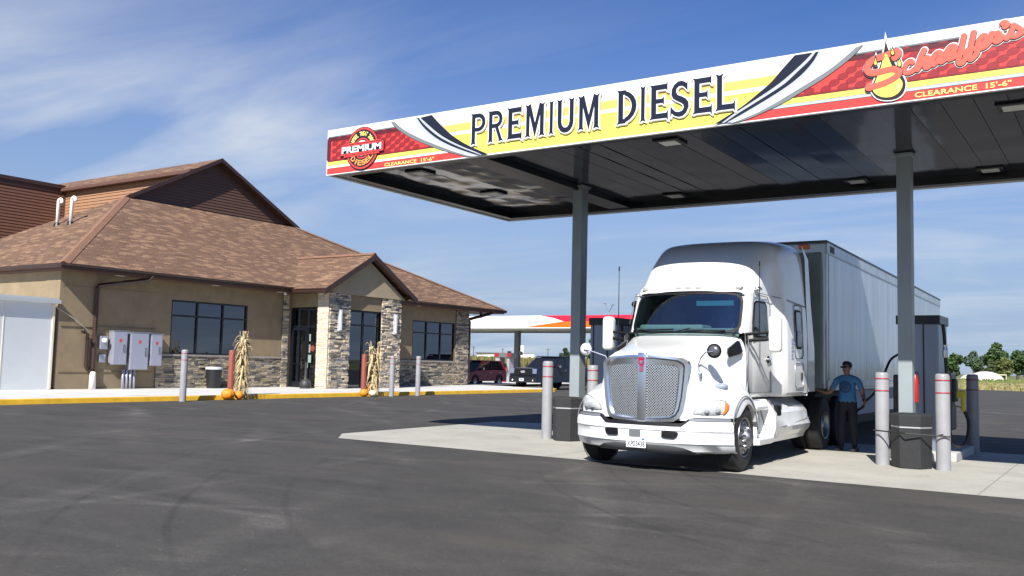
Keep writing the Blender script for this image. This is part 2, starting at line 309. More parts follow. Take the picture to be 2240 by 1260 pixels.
def shingle_mat():
    m=mat('shingles',(.2,.1,.06),.95); t=m.node_tree; b=t.nodes['Principled BSDF']; uv=N(t,'ShaderNodeTexCoord').outputs['UV']
    def brick(w,h,off,c1,c2,seedshift):
        mp=N(t,'ShaderNodeMapping'); mp.inputs['Location'].default_value=(seedshift,0,0); Lk(t,uv,mp.inputs[0])
        q=N(t,'ShaderNodeTexBrick',inp={'Scale':1,'Mortar Size':.006,'Brick Width':w,'Row Height':h,'Bias':0}); q.offset=off; q.offset_frequency=2
        q.inputs['Color1'].default_value=(*c1,1); q.inputs['Color2'].default_value=(*c2,1); q.inputs['Mortar'].default_value=(.05,.027,.02,1); Lk(t,mp.outputs[0],q.inputs['Vector']); return q
    q=brick(.34,.125,.37,(.120,.066,.040),(.185,.104,.064),0)
    q2=brick(.34,.125,.37,(0,0,0),(1,1,1),.17); q2.inputs['Mortar'].default_value=(0,0,0,1)
    r=N(t,'ShaderNodeMapRange',inp={1:.76,2:.86,3:0,4:.6}); Lk(t,q2.outputs['Color'],r.inputs[0])
    mx=N(t,'ShaderNodeMixRGB'); mx.inputs[2].default_value=(.31,.19,.11,1); Lk(t,r.outputs[0],mx.inputs[0]); Lk(t,q.outputs['Color'],mx.inputs[1])
    n=N(t,'ShaderNodeTexNoise',inp={'Scale':.5,'Detail':4}); Lk(t,uv,n.inputs['Vector']); rr=N(t,'ShaderNodeMapRange',inp={1:.3,2:.7,3:.92,4:1.06}); Lk(t,n.outputs[0],rr.inputs[0])
    cc=N(t,'ShaderNodeCombineXYZ'); [Lk(t,rr.outputs[0],cc.inputs[i]) for i in range(3)]
    m2=N(t,'ShaderNodeMixRGB',blend_type='MULTIPLY',inp={0:1}); Lk(t,mx.outputs[0],m2.inputs[1]); Lk(t,cc.outputs[0],m2.inputs[2])
    n4=N(t,'ShaderNodeTexNoise',inp={'Scale':14,'Detail':3}); Lk(t,uv,n4.inputs['Vector']); r4=N(t,'ShaderNodeMapRange',inp={1:.3,2:.7,3:.72,4:1.25}); Lk(t,n4.outputs[0],r4.inputs[0]); c4=N(t,'ShaderNodeCombineXYZ'); [Lk(t,r4.outputs[0],c4.inputs[i]) for i in range(3)]
    m5=N(t,'ShaderNodeMixRGB',blend_type='MULTIPLY',inp={0:1}); Lk(t,m2.outputs[0],m5.inputs[1]); Lk(t,c4.outputs[0],m5.inputs[2])
    Lk(t,m5.outputs[0],b.inputs['Base Color'])
    bp=N(t,'ShaderNodeBump',inp={'Strength':.6,'Distance':.03}); Lk(t,q.outputs['Fac'],bp.inputs['Height']); bp.invert=True; Lk(t,bp.outputs[0],b.inputs['Normal']); return m
M_SH=shingle_mat()
M_STONE=attr_mat('ledge_stone',.9,.5,30)
def roof_face(mb,pts,mi=0):
    P=[Vector(p) for p in pts]; n=(P[1]-P[0]).cross(P[2]-P[0]).normalized()
    if n.z<0: n=-n
    u=Vector((0,0,1)).cross(n).normalized(); v=n.cross(u)
    mb.add(pts,[list(range(len(pts)))],mi,uv=[[(p.dot(u),p.dot(v)) for p in P]])
def stone_wall(mb,axis,fixed,a0,a1,z0,z1,sgn,seed,br=1.0,dmax=.055):
    """stacked ledge stone: axis 'y' -> wall in plane X=fixed running along Y, facing sgn"""
    rnd=random.Random(seed); z=z0
    pal=[(.46,.38,.27),(.34,.29,.22),(.20,.18,.16),(.60,.51,.37),(.42,.35,.25),(.13,.125,.12),(.52,.43,.3),(.27,.25,.23)]
    while z<z1-.01:
        h=min(rnd.choice((.055,.07,.09,.11)),z1-z); a=a0-rnd.random()*.15
        while a<a1-.005:
            w=rnd.choice((.16,.22,.3,.38,.48)); s0,s1=max(a,a0),min(a+w,a1)
            if s1-s0>.01:
                d=rnd.uniform(.02,dmax); c=rnd.choice(pal); k=rnd.uniform(.85,1.2)*(br if br<1.5 else 1.0); c=tuple(min(.9,q*k) for q in c); c=tuple(lerp(q,w_*rnd.uniform(.78,1.1),.68) for q,w_ in zip(c,(.74,.66,.50))) if br>1.5 else c; g=.004  # high br blends the stones towards cream, painting sunlight into their colour
                p,q=(fixed-sgn*.02),(fixed+sgn*d)
                if axis=='y': mb.box((p,s0+g,z+g),(q,s1-g,z+h-g),0,c)
                else: mb.box((s0+g,p,z+g),(s1-g,q,z+h-g),0,c)
                # slight skew of the outer face for uneven split stone
                o=len(mb.v)-8
                for i in range(8):
                    x,y,zz=mb.v[o+i]
                    e=rnd.uniform(-.008,.008)
                    mb.v[o+i]=(x+e,y,zz) if axis=='y' else (x,y+e,zz)
            a+=w
        z+=h
    # mortar back face
    if axis=='y': mb.box((fixed-sgn*.03,a0,z0),(fixed+sgn*.004,a1,z1),0,(.07,.065,.06))
    else: mb.box((a0,fixed-sgn*.03,z0),(a1,fixed+sgn*.004,z1),0,(.07,.065,.06))
XW=-32.5; GZ=.15
store=thing('store_building','tan stucco store with brown shingle hip roofs, stone pillars and gabled entry','building',(0,0,0))
# walls: front (with openings), side
WIN=[(23.68,27.62,1.53,3.76),(36.35,37.35,1.53,3.72),(39.02,42.85,1.53,3.72)]
def front_wall():
    mb=MB(); top=4.6; ys=[18.9]; 
    segs=[(18.9,44.15)]
    # build by columns between window edges
    edges=sorted([18.9,44.15]+[w[0] for w in WIN]+[w[1] for w in WIN])
    for a,b in zip(edges,edges[1:]):
        w=[w for w in WIN if abs(w[0]-a)<1e-6]
        if w: mb.box((XW-.25,a,GZ),(XW,b,w[0][2])); mb.box((XW-.25,a,w[0][3]),(XW,b,top))
        else: mb.box((XW-.25,a,GZ),(XW,b,top))
    mb.box((-46,18.92,GZ),(-32.76,19.17,top)); mb.box((-33.45,18.9,GZ),(-32.76,18.915,top))   # side facing the cooler
    mb.box((-46,43.9,GZ),(-32.76,44.15,top))
    mb.box((XW-.02,23.05,3.95),(XW+.012,19.0,3.965)); mb.box((XW-.01,18.98,2.47),(XW+.035,22.95,2.50)); mb.box((XW-.01,18.98,.78),(XW+.03,22.95,.8))
    return mb.build('wall',M_STUC,store)
wall=front_wall()
for a,b,q in ((23.05,29.6,1),(35.07,42.88,2)):
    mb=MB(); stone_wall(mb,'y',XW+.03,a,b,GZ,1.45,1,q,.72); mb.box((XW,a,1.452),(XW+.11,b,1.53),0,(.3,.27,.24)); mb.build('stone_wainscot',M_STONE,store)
mb=MB(); stone_wall(mb,'y',XW+.04,42.9,44.12,GZ,4.5,1,3,.8); stone_wall(mb,'x',44.15,-34,XW,GZ,4.5,1,31); mb.build('stone_pillar',M_STONE,store)
mb=MB(); stone_wall(mb,'y',XW+.05,29.62,29.98,GZ,4.45,1,30); mb.build('stone_pillar',M_STONE,store)
def window(y0,y1,z0,z1,x,cols,rows_,name='window',fw=.07,axis='y',fz=None):
    mb=MB(); d=.05
    def bar(a,b,c,e,dx=0):
        if axis=='y': mb.box((x-.08-dx,a,c),(x+d-.03-dx,b,e))
        else: mb.box((a,x-.03+dx,c),(b,x+.08+dx,e))
    bar(y0,y1,z0,z0+fw); bar(y0,y1,z1-fw,z1); bar(y0,y0+fw,z0+fw,z1-fw); bar(y1-fw,y1,z0+fw,z1-fw)
    for c in cols: bar(c-fw/2,c+fw/2,z0+fw,z1-fw,.003)
    for r in rows_: bar(y0+fw,y1-fw,r-fw/2,r+fw/2,.006)
    f=mb.build(name,M_FRM,store)
    g=MB()
    if axis=='y': g.add([(x-.04,y0+.02,z0+.02),(x-.04,y1-.02,z0+.02),(x-.04,y1-.02,z1-.02),(x-.04,y0+.02,z1-.02)],[(0,1,2,3)])
    else: g.add([(y0+.02,x+.03,z0+.02),(y1-.02,x+.03,z0+.02),(y1-.02,x+.03,z1-.02),(y0+.02,x+.03,z1-.02)],[(0,1,2,3)])
    g.build('pane',M_GLASS,f,recalc=False); return f
w1=WIN[0]; window(*w1,XW-.05,[w1[0]+1.31,w1[0]+2.63],[3.12])
w2=WIN[1]; window(*w2,XW-.05,[],[3.06]); w3=WIN[2]; window(*w3,XW-.05,[w3[0]+1.27,w3[0]+2.55],[3.06])
# interior seen dimly through the panes: floor, back wall and merchandise shelves
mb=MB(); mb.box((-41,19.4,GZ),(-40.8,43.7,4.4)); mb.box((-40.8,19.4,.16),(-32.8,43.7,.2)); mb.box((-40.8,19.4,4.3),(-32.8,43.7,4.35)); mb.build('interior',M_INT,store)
mb=MB()
for y in (24,26.2,38.2,41): mb.box((-36.5,y,.2),(-35.9,y+1.5,1.9)); mb.cut()
mb.box((-34.6,24.0,.2),(-34.2,25.2,2.0)); mb.builds('shelf',mat('shelf_grey',(.22,.25,.27),.5),store)
mb=MB()
for k in range(7): mb.lathe([(0,.2),(.09,.2),(.09,.42),(.03,.5),(.03,.55),(0,.55)],(-31.1,31.75+.2*k,0),n=8); mb.cut(); mb.lathe([(0,.6),(.09,.6),(.09,.82),(.03,.9),(.03,.95),(0,.95)],(-31.1,31.75+.2*k,0),n=8); mb.cut()
mb.builds('water_jug',mat('jug_blue',(.05,.16,.42),.3),store)
# entry block
EX=-30.0
mb=MB(); stone_wall(mb,'y',EX,30.15,31.45,GZ,4.47,1,4,1.25,.095); stone_wall(mb,'x',30.15,-30.72,EX-.02,GZ,4.47,-1,5,1.75,.04); mb.build('stone_pillar',M_STONE,store)  # same stone on both faces; the -Y side is coloured paler as sunlit
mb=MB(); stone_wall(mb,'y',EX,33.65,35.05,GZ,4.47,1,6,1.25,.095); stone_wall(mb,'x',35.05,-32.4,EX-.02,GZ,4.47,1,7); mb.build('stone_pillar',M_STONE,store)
mb=MB(); mb.box((EX-.3,31.45,3.8),(EX-.03,33.65,4.47)); mb.cut(); mb.box((-32.5,30.2,3.84),(-30.74,30.4,4.47)); mb.builds('wall_panel',M_STUC,store)
window(31.47,33.63,GZ,3.78,EX-.12,[32.52],[3.1,1.35])
# entrance door group faces -Y
def door():
    y=30.22
    f=window(-32.48,-30.76,GZ,3.8,y,[-31.95,-31.35],[2.95],'door_frame',.09,'x')
    mb=MB()
    for a,b in ((-32.38,-32.30),(-31.48,-31.4)): mb.box((a,y-.05,GZ+.02),(b,y+.02,2.88))
    for a,b in ((GZ+.02,GZ+.27),(1.2,1.25),(2.78,2.88)): mb.box((-32.3,y-.05,a),(-31.48,y+.02,b))
    d=mb.build('door',M_FRM,f)
    mb=MB(); mb.tube([(-31.6,y-.06,1.0),(-31.6,y-.12,1.0),(-31.6,y-.12,1.35),(-31.6,y-.06,1.35)],.018,6); mb.build('handle',mat('steel',(.5,.5,.52),.25,1),d)
    mb=MB(); mb.box((-31.24,y-.045,2.28),(-31.15,y-.035,2.6)); mb.cut(); mb.box((-31.24,y-.045,1.75),(-31.15,y-.035,2.12)); mb.cut(); mb.box((-31.27,y-.045,1.3),(-31.08,y-.035,1.65)); mb.cut(); mb.box((-31.32,y-.045,1.05),(-31.27,y-.035,1.3)); mb.builds('notice',mat('paper',(.22,.27,.25),.7),f)
    mb=MB(); mb.lathe([(0,-.05),(.14,-.05),(.14,-.045)],(-31.0,y,1.95),ax='y',n=20); mb.build('sticker',mat('sticker_red',(.22,.03,.02),.6),f)
door()
# wall sconces
for y in (30.72,34.55):
    mb=MB(); mb.rbox((EX+.05,y-.1,2.75),(EX+.17,y+.1,3.75),.02); f=mb.build('wall_lamp',mat('sconce_metal',(.55,.56,.62),.35,.4),store)
    mb=MB(); mb.rbox((EX+.16,y-.07,2.8),(EX+.2,y+.07,3.7),.02); mb.build('diffuser',mat('sconce_lens',(.72,.72,.78),.4),f)
# gable over entry
GX=-29.62; GY=32.62
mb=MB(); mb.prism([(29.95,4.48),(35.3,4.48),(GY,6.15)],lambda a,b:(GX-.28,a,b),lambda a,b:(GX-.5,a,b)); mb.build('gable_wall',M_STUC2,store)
# roofs
EXv=-31.8; SL=.6; ZE=4.72; d=6.7; YL=18.55; YR=46.9
apex=(EXv-d,YL+d,ZE+SL*d)
rf=MB()
roof_face(rf,[(EXv,YL,ZE),(EXv,YR,ZE),(EXv-d,35.74,ZE+SL*d),apex])
roof_face(rf,[(EXv,YL,ZE),apex,(EXv-2*d,YL,ZE)])
roof_face(rf,[apex,(EXv-d,35.74,ZE+SL*d),(EXv-2*d,35.74,ZE),(EXv-2*d,YL,ZE)])
roof_face(rf,[(EXv,YR,ZE),(EXv-d,35.74,ZE+SL*d),(EXv-20,35.74,ZE+SL*d),(EXv-29,YR,ZE)])
# entry gable roof
for yb in (29.5,35.75):
    roof_face(rf,[(GX+.02,yb,ZE-.02-.08),(GX+.02,GY,6.5),(-34.9,GY,6.5),(EXv-.15 ,yb,ZE-.02-.08)])
# thickness drip board is the gutter; upper block roof
ux0,ux1=-38.45,-50.4
roof_face(rf,[(ux0,28.95,10.78),(ux0,30.56,11.60),(ux1-6,30.56,11.60),(ux1-6,28.95,10.78)])
roof_face(rf,[(ux0,30.56,11.60),(ux0,35.9,8.86),(ux1-6,35.9,8.86),(ux1-6,30.56,11.60)])
roofo=rf.build('roof',M_SH,store,recalc=False)
mb=MB()   # ridge caps: hips and ridges as low raised strips
def cap(a,b,w=.14,h=.035):
    a,b=Vector(a),Vector(b); dd=(b-a).normalized(); s=dd.cross(Vector((0,0,1))).normalized()*w; u=Vector((0,0,h))
    mb.add([a+s-u*2.2,a+u,a-s-u*2.2,b+s-u*2.2,b+u,b-s-u*2.2],[(0,1,4,3),(1,2,5,4)]); mb.cut()
cap((EXv,YL,ZE+.02),(apex[0],apex[1],apex[2]+.02),.2); cap((EXv,YR,ZE+.02),(EXv-d,35.74,ZE+SL*d+.02),.2)
cap((GX+.02,GY,6.53),(-34.9,GY,6.53),.15)
mb.builds('ridge_cap',mat('ridge_shingle',(.2,.105,.066),.9,var=.2,vs=6),roofo)
# gutters / fascia boards
mb=MB()
def gut(a,b,out,h=.16,dpt=.13,z=ZE-.02):
    (x0,y0),(x1,y1)=a,b; ox,oy=out
    P=[(0,z),(dpt,z),(dpt,z-.035),(dpt-.035,z-.07),(dpt-.05,z-h),(0,z-h)]
    mb.grid([[ (x0+ox*p,y0+oy*p,q) for p,q in P],[(x1+ox*p,y1+oy*p,q) for p,q in P]],closed=True)
    for (x,y) in (a,b): mb.add([(x+ox*p,y+oy*p,q) for p,q in P],[list(range(6))])
    mb.cut()
gut((EXv,YL-.12),(EXv,29.5),(1,0)); gut((EXv,35.8),(EXv,YR+.12),(1,0)); gut((EXv+.0,YL),(-50,YL),(0,-1)); gut((GX,29.5),(EXv+.13,29.5),(0,-1),z=ZE-.09); gut((GX,35.75),(EXv+.13,35.75),(0,1),z=ZE-.09)
gut((EXv,YR),(-60,YR),(0,1))
mb.builds('gutter',M_BRN,store)
mb=MB() # soffit boards + rakes
mb.box((EXv-.7,YL+.01,ZE-.24),(EXv,29.55,ZE-.18)); mb.cut(); mb.box((EXv-.7,35.7,ZE-.24),(EXv,YR-.01,ZE-.18)); mb.cut(); mb.box((-50,YL+.012,ZE-.243),(EXv-.702,18.95,ZE-.183)); mb.cut(); mb.box((-33,29.56,4.47),(GX+.0,29.94,4.53)); mb.cut(); mb.box((-33,29.95,4.472),(GX-.52,35.3,4.53)); mb.cut(); mb.box((-33,35.31,4.47),(GX,35.69,4.53))
mb.box((-34,44.16,ZE-.242),(EXv-.702,YR-.012,ZE-.182))
mb.builds('soffit',M_SOFF,store)
mb=MB()
def rake(x,p,q,t=.26,w=.06):
    (y0,z0),(y1,z1)=p,q
    mb.prism([(y0,z0),(y1,z1),(y1,z1-t),(y0,z0-t)],lambda a,b:(x,a,b),lambda a,b:(x+w,a,b))
rake(GX+.0,(29.4,ZE-.13),(GY,6.49)); mb.cut(); rake(GX+.001,(GY,6.49),(35.85,ZE-.13))
mb.builds('rake_board',M_BRN,store)
mb=MB(); mb.add([(GX,29.45,4.5),(GX,GY,6.3),(GX-.28,GY,6.3),(GX-.28,29.45,4.5)],[(0,1,2,3)]); mb.cut(); mb.add([(GX,35.8,4.5),(GX,GY,6.3),(GX-.28,GY,6.3),(GX-.28,35.8,4.5)],[(0,1,2,3)]); mb.builds('rake_soffit',M_SOFF,store)
# upper gable with lap siding
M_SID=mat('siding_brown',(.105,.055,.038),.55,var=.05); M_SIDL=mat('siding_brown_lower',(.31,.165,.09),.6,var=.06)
def lap(mb,z0,z1,h,ext,pos,out):
    """ext(z)->(a,b) horizontal extent; pos(a,z,o)->3D"""
    z=z0
    while z<z1:
        zt=min(z+h,z1); a,b=ext(z); c,d_=ext(zt)
        if b-a>.05: mb.add([pos(a,z,out),pos(b,z,out),pos(d_,zt,.003),pos(c,zt,.003)],[(0,1,2,3)]); mb.add([pos(a,z,0),pos(b,z,0),pos(b,z,out),pos(a,z,out)],[(0,1,2,3)])
        z+=h
UX=-38.5; za,zp=8.72,11.5; yl,yp,yr=25.3,30.56,35.85
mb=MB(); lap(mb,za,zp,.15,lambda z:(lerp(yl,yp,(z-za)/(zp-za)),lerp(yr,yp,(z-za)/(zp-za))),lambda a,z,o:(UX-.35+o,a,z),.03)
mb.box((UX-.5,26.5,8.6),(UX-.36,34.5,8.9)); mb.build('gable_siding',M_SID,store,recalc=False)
mb=MB(); rake(UX,(yl-.12,8.76),(yp,11.62),.2,.07); mb.cut(); rake(UX+.001,(yp,11.62),(yr+.2,8.78),.2,.07)
mb.cut(); mb.box((UX-.4,yl+.1,8.68),(UX,yr-.1,8.72)); mb.builds('rake_board',M_BRN,store)
mb=MB(); mb.add([(UX,yl-.1,8.6),(UX,yp,11.46),(UX-.4,yp,11.46),(UX-.4,yl-.1,8.6)],[(0,1,2,3)]); mb.cut(); mb.add([(UX,yr+.15,8.6),(UX,yp,11.46),(UX-.4,yp,11.46),(UX-.4,yr+.15,8.6)],[(0,1,2,3)]); mb.builds('rake_soffit',M_SOFF,store)
mb=MB(); mb.box((ux1-6,28.93,10.62),(UX-.36,29.0,10.78)); mb.cut(); mb.box((ux1-6,29.0,10.62),(UX-.36,29.3,10.66)); mb.builds('fascia_board',mat('brown_board',(.12,.06,.045),.5),store)
# lit side wall (faces -Y) and dark cross wing wall (faces +X)
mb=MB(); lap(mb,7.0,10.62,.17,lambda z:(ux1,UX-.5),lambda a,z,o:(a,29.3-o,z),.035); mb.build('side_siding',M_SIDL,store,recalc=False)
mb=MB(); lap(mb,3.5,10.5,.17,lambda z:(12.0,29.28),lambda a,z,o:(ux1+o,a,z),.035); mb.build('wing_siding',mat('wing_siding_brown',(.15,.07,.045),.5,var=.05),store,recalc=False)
mb=MB(); mb.box((ux1-.5,12,10.5),(ux1+.05,29.25,10.78)); mb.box((ux1-.5,12,10.78),(ux1+.12,29.2,10.98)); mb.build('wing_trim',M_BRN,store)
mb=MB(); mb.box((ux1-8,12,4.7),(ux1-.02,29.2,10.4)); mb.build('wing_core',M_BRN,store)
# roof vents
for k,(x,y) in enumerate(((-39.25,22.5),(-38.2,22.5))):
    zb=ZE+SL*(y-YL); mb=MB(); p=[(x,y,zb-.1),(x,y,zb+1.02)]; arc=[(x+.13-.13*math.cos(a),y,zb+1.02+.13*math.sin(a)) for a in [R_(q) for q in (30,60,90,120,150,180)]]
    mb.tube(p+arc+[(x+.26,y,zb+.95)],.075,10); v=mb.build('vent_pipe',mat('white_pvc',(.75,.74,.7),.5),store,smooth=True); mb=MB(); mb.lathe([(.16,zb-.1),(.12,zb+.08),(.075,zb+.1)],(x,y,0),n=12); mb.build('flashing',M_FRM,v)
mb=MB(); mb.lathe([(0,6.4),(.45,6.4),(.45,7.0),(.5,7.0),(.5,7.1),(0,7.15)],(-42.4,20.9,-.35),n=20); mb.build('vent_cap',mat('galv',(.6,.62,.64),.35,.8),store,smooth=False)
# downspouts
def rect_pipe(mb,pts,w=.06,mi=0): mb.tube(pts,w,4,mi)
mb=MB(); rect_pipe(mb,[(XW+.75,22.2,4.55),(XW+.7,22.1,4.4),(XW+.13,20.35,4.05),(XW+.1,20.3,3.95),(XW+.1,20.3,.9),(XW+.1,20.3,.75)],.085); ds=mb.build('downspout',M_BRN,store)
mb=MB(); mb.lathe([(0,GZ),(.13,GZ),(.11,.72),(.085,.8),(0,.8)],(XW+.14,20.3,0),n=14); mb.build('drain_boot',mat('white_pvc',(.75,.74,.7),.5),ds,smooth=True)
mb=MB(); mb.tube([(XW+.6,19.55,2.32),(XW+.12,19.8,2.28),(XW+.1,20.02,2.2),(XW+.1,20.02,.98),(XW+.1,20.1,.86),(XW+.12,20.28,.84)],.06,8); mb.build('drain_pipe',M_BRN,store,smooth=True)
mb=MB(); rect_pipe(mb,[(EXv+.06,45.6,4.56),(EXv-.1,45.4,4.4),(XW-.1,44.4,4.05),(XW-.02,44.3,3.9),(XW-.02,44.3,.3)],.09); mb.build('downspout',M_BRN,store)
mb=MB(); mb.tube([(XW,18.4,3.34),(XW+.1,19.45,2.75),(XW+.1,20.0,2.35)],.012,5); mb.build('cable',mat('cable_grey',(.45,.45,.42),.6),store)
# recessed soffit lights + cameras
for y in (20.9,25.4,29.0,38.9): mb=MB(); mb.box((EXv-.45,y,4.465),(EXv-.25,y+.3,4.478)); mb.build('soffit_light',mat('lens',(.8,.78,.7),.4),store)
mb=MB(); mb.lathe([(0,4.53),(.09,4.5),(.09,4.42),(.05,4.34),(0,4.32)],(EXv-.5,45.1,0),n=12); mb.build('security_camera',mat('cam_dark',(.05,.04,.07),.3),store,smooth=True)
mb=MB(); mb.sphere((-32.0,29.3,4.42),.07,10,6); mb.build('floodlight',mat('lens',(.8,.78,.7),.4),store,smooth=True)

# ---------------- text / flat shape helpers ----------------
def curve_mesh(splines,offset=0):
    cu=bpy.data.curves.new('tmp','CURVE'); cu.dimensions='2D'; cu.fill_mode='BOTH'; cu.offset=offset
    for P in splines:
        s=cu.splines.new('POLY'); s.points.add(len(P)-1); s.use_cyclic_u=True
        for i,p in enumerate(P): s.points[i].co=(p[0],p[1],0,1)
    return _tomesh(cu)
def _tomesh(cu):
    ob=bpy.data.objects.new('tmp',cu); COL.objects.link(ob); dg=bpy.context.evaluated_depsgraph_get()
    me=bpy.data.meshes.new_from_object(ob.evaluated_get(dg)); V=[v.co[:] for v in me.vertices]; F=[list(p.vertices) for p in me.polygons]
    bpy.data.objects.remove(ob); bpy.data.curves.remove(cu); bpy.data.meshes.remove(me); return V,F
def text_vf(s,offset=0,space=1):
    cu=bpy.data.curves.new('tmp','FONT'); cu.body=s; cu.size=1; cu.fill_mode='BOTH'; cu.offset=offset; cu.space_character=space; return _tomesh(cu)
def fit(V,x0,x1,y0,y1):
    xs=[v[0] for v in V]; ys=[v[1] for v in V]; a,b,c,d=min(xs),max(xs),min(ys),max(ys)
    return [(x0+(v[0]-a)/(b-a)*(x1-x0),y0+(v[1]-c)/(d-c)*(y1-y0)) for v in V]
def put(mb,V,F,f,mi=0): mb.add([f(v[0],v[1]) for v in V],F,mi)
def text_box(mb,s,x0,x1,y0,y1,f,offset=.02,mi=0,space=1):
    V,F=text_vf(s,offset,space); put(mb,fit(V,x0,x1,y0,y1),F,f,mi)
def flat_stroke(mb,P,r,f,t=.006,mi=0,n=6,k=5):
    """rounded brush stroke along 2D points P, flattened against the panel; f(x,z,depth)"""
    Q=catmull(P,k); L=len(Q); o=len(mb.v); 
    tmp=MB(); tmp.tube([(q.x,0,q.y) for q in Q],r,8); 
    for e in (Q[0],Q[-1]): tmp.sphere((e.x,0,e.y),r,10,6)
    mb.add([f(v[0],v[2],v[1]/r*t) for v in tmp.v],tmp.f,mi)
# ---------------- walk-in cooler, cabinets ----------------
M_COOL=mat('cooler_panel',(.64,.67,.69),.38,.25,var=.05,vs=.8); M_ALU=mat('aluminium_box',(.42,.43,.50),.38,.55,var=.06,vs=3)
ck=thing('walk_in_cooler','large white metal walk-in cooler box at the left end of the tan store','cooler',(-36,14,.15))
mb=MB(); mb.box((-3,-5,0),(3.52,4.72,3.18)); mb.build('body',M_COOL,ck)
mb=MB(); mb.box((3.52,-5,3.1),(3.72,4.85,3.24)); mb.box((3.5,-5,3.22),(3.6,4.8,3.3)); mb.build('roof_edge',mat('galv_trim',(.6,.62,.62),.4,.5),ck)
mb=MB()
for y in (-2.9,.1,2.9): mb.box((3.518,y,.02),(3.535,y+.03,3.1))
mb.box((3.518,4.66,.02),(3.56,4.74,3.1)); mb.build('seam',mat('seam_cream',(.68,.62,.48),.5),ck)
def cabinet(name,y0,y1,z0,z1,label,dx=.32,side=True,handle=True):
    o=thing(name,label,'cabinet',(XW,(y0+y1)/2,z0),0,'electrical cabinets on the store wall'); w=(y1-y0)/2; h=z1-z0
    mb=MB(); mb.rbox((.02,-w,0),(dx,w,h),.012); mb.box((.0,-w-.02,h),(dx+.03,w+.02,h+.02)); mb.build('box',M_ALU,o)
    mb=MB(); mb.rbox((dx,-w+.03,.03),(dx+.02,w-.03,h-.03),.006); d=mb.build('door',mat('cabinet_door',(.46,.47,.55),.33,.5),o)
    mb=MB(); mb.box((dx+.02,-.06,h-.42),(dx+.024,.06,h-.3)); mb.build('warning_label',mat('label_red',(.55,.06,.05),.5),d)
    mb=MB(); mb.tube([(dx+.02,w-.14,h*.42),(dx+.06,w-.14,h*.42),(dx+.06,w-.14,h*.55),(dx+.02,w-.14,h*.55)],.014,6); mb.rbox((dx+.02,w-.19,h*.36),(dx+.03,w-.09,h*.6),.004); mb.build('handle',mat('steel',(.5,.5,.52),.25,1),d)
cabinet('electrical_cabinet',20.95,21.55,1.07,2.36,'grey electrical cabinet nearest the downspout, with red warning label')
cabinet('electrical_cabinet',21.68,22.5,.88,2.33,'tall middle electrical cabinet standing over the conduits on the tan wall')
cabinet('electrical_cabinet',22.58,23.12,1.04,2.3,'narrow electrical cabinet closest to the store window')
o=thing('electric_meter','round glass electric meter on a grey box beside the brown downspout','meter',(XW,20.68,1.65))
mb=MB(); mb.rbox((.02,-.15,0),(.16,.15,.5),.01); mb.rbox((.02,-.13,-.5),(.1,.13,-.2),.01); mb.build('box',M_ALU,o)
mb=MB(); mb.lathe([(0,.3),(.06,.29),(.09,.24),(.1,.15)],(0,0,.33),ax='x',n=20); mb.build('dial',mat('meter_glass',(.7,.74,.72),.1),o,smooth=True)
o=thing('conduit_bank','four grey conduit pipes dropping from the tall cabinet into the sidewalk','conduit',(XW,21.8,.15))
for k in range(4): mb=MB(); mb.tube([(.16,-.26+.16*k,0),(.16,-.26+.16*k,.74)],.055,10); mb.build('pipe',M_ALU,o,smooth=True)
o=thing('trash_can','black round trash can standing on the sidewalk under the wide store window','trash can',(-32.0,25.55,.15))
mb=MB(); mb.lathe([(0,0),(.27,0),(.34,.85),(.36,.86),(.36,.92),(.33,.92),(.3,.8),(0,.75)],n=24); mb.build('body',mat('black_plastic',(.012,.012,.014),.45),o,smooth=False)
mb=MB(); mb.lathe([(.365,.78),(.375,.86),(.345,.92)],n=24,a0=-1.9,a1=1.0); mb.build('liner_bag',mat('bag_white',(.5,.5,.52),.5),o,smooth=True)
o=thing('ash_receptacle','dark smoking receptacle with a bell base and slim neck beside the lit stone pillar','ash receptacle',(-30.62,29.45,.15))
mb=MB(); mb.lathe([(0,0),(.24,0),(.25,.03),(.25,.26),(.2,.34),(.08,.42),(.055,.5),(.05,1.05),(.06,1.06),(.06,1.16),(0,1.18)],n=24); mb.build('body',mat('dark_grey_plastic',(.035,.035,.04),.5),o,smooth=True,auto=40)
mb=MB(); mb.lathe([(.252,.08),(.255,.1),(.252,.12)],n=24); mb.build('band',M_FRM,o)
# ---------------- diesel canopy ----------------
CX0,CX1,CY0,CY1=-12.73,8.6,12.56,18.86; CZ0,CZ1=5.0,5.88
can=thing('diesel_canopy','truck fuelling canopy with PREMIUM DIESEL fascia, black glossy underside and grey columns','canopy',(0,0,0))
M_WHT=mat('fascia_white',(.78,.79,.78),.35); M_BLKG=mat('fascia_black',(.012,.014,.028),.3); M_RED=mat('fascia_red',(.62,.055,.045),.35); M_DRED=mat('fascia_dark_red',(.26,.018,.022),.4); M_YLW=mat('fascia_yellow',(.80,.68,.115),.35); M_ORG=mat('fascia_orange',(.80,.46,.12),.35); M_CRM=mat('fascia_cream',(.80,.78,.62),.35); M_PNK=mat('fascia_peach',(.8,.62,.45),.35); M_OLV=mat('fascia_olive',(.66,.6,.1),.35); M_GRY=mat('fascia_grey',(.17,.19,.2),.4); M_LGR=mat('fascia_light_grey',(.42,.45,.48),.4); M_OWHT=mat('fascia_offwhite',(.68,.68,.7),.35); M_NRED=mat('fascia_near_black_red',(.05,.01,.015),.4); M_CORL=mat('script_red',(.72,.12,.08),.35)
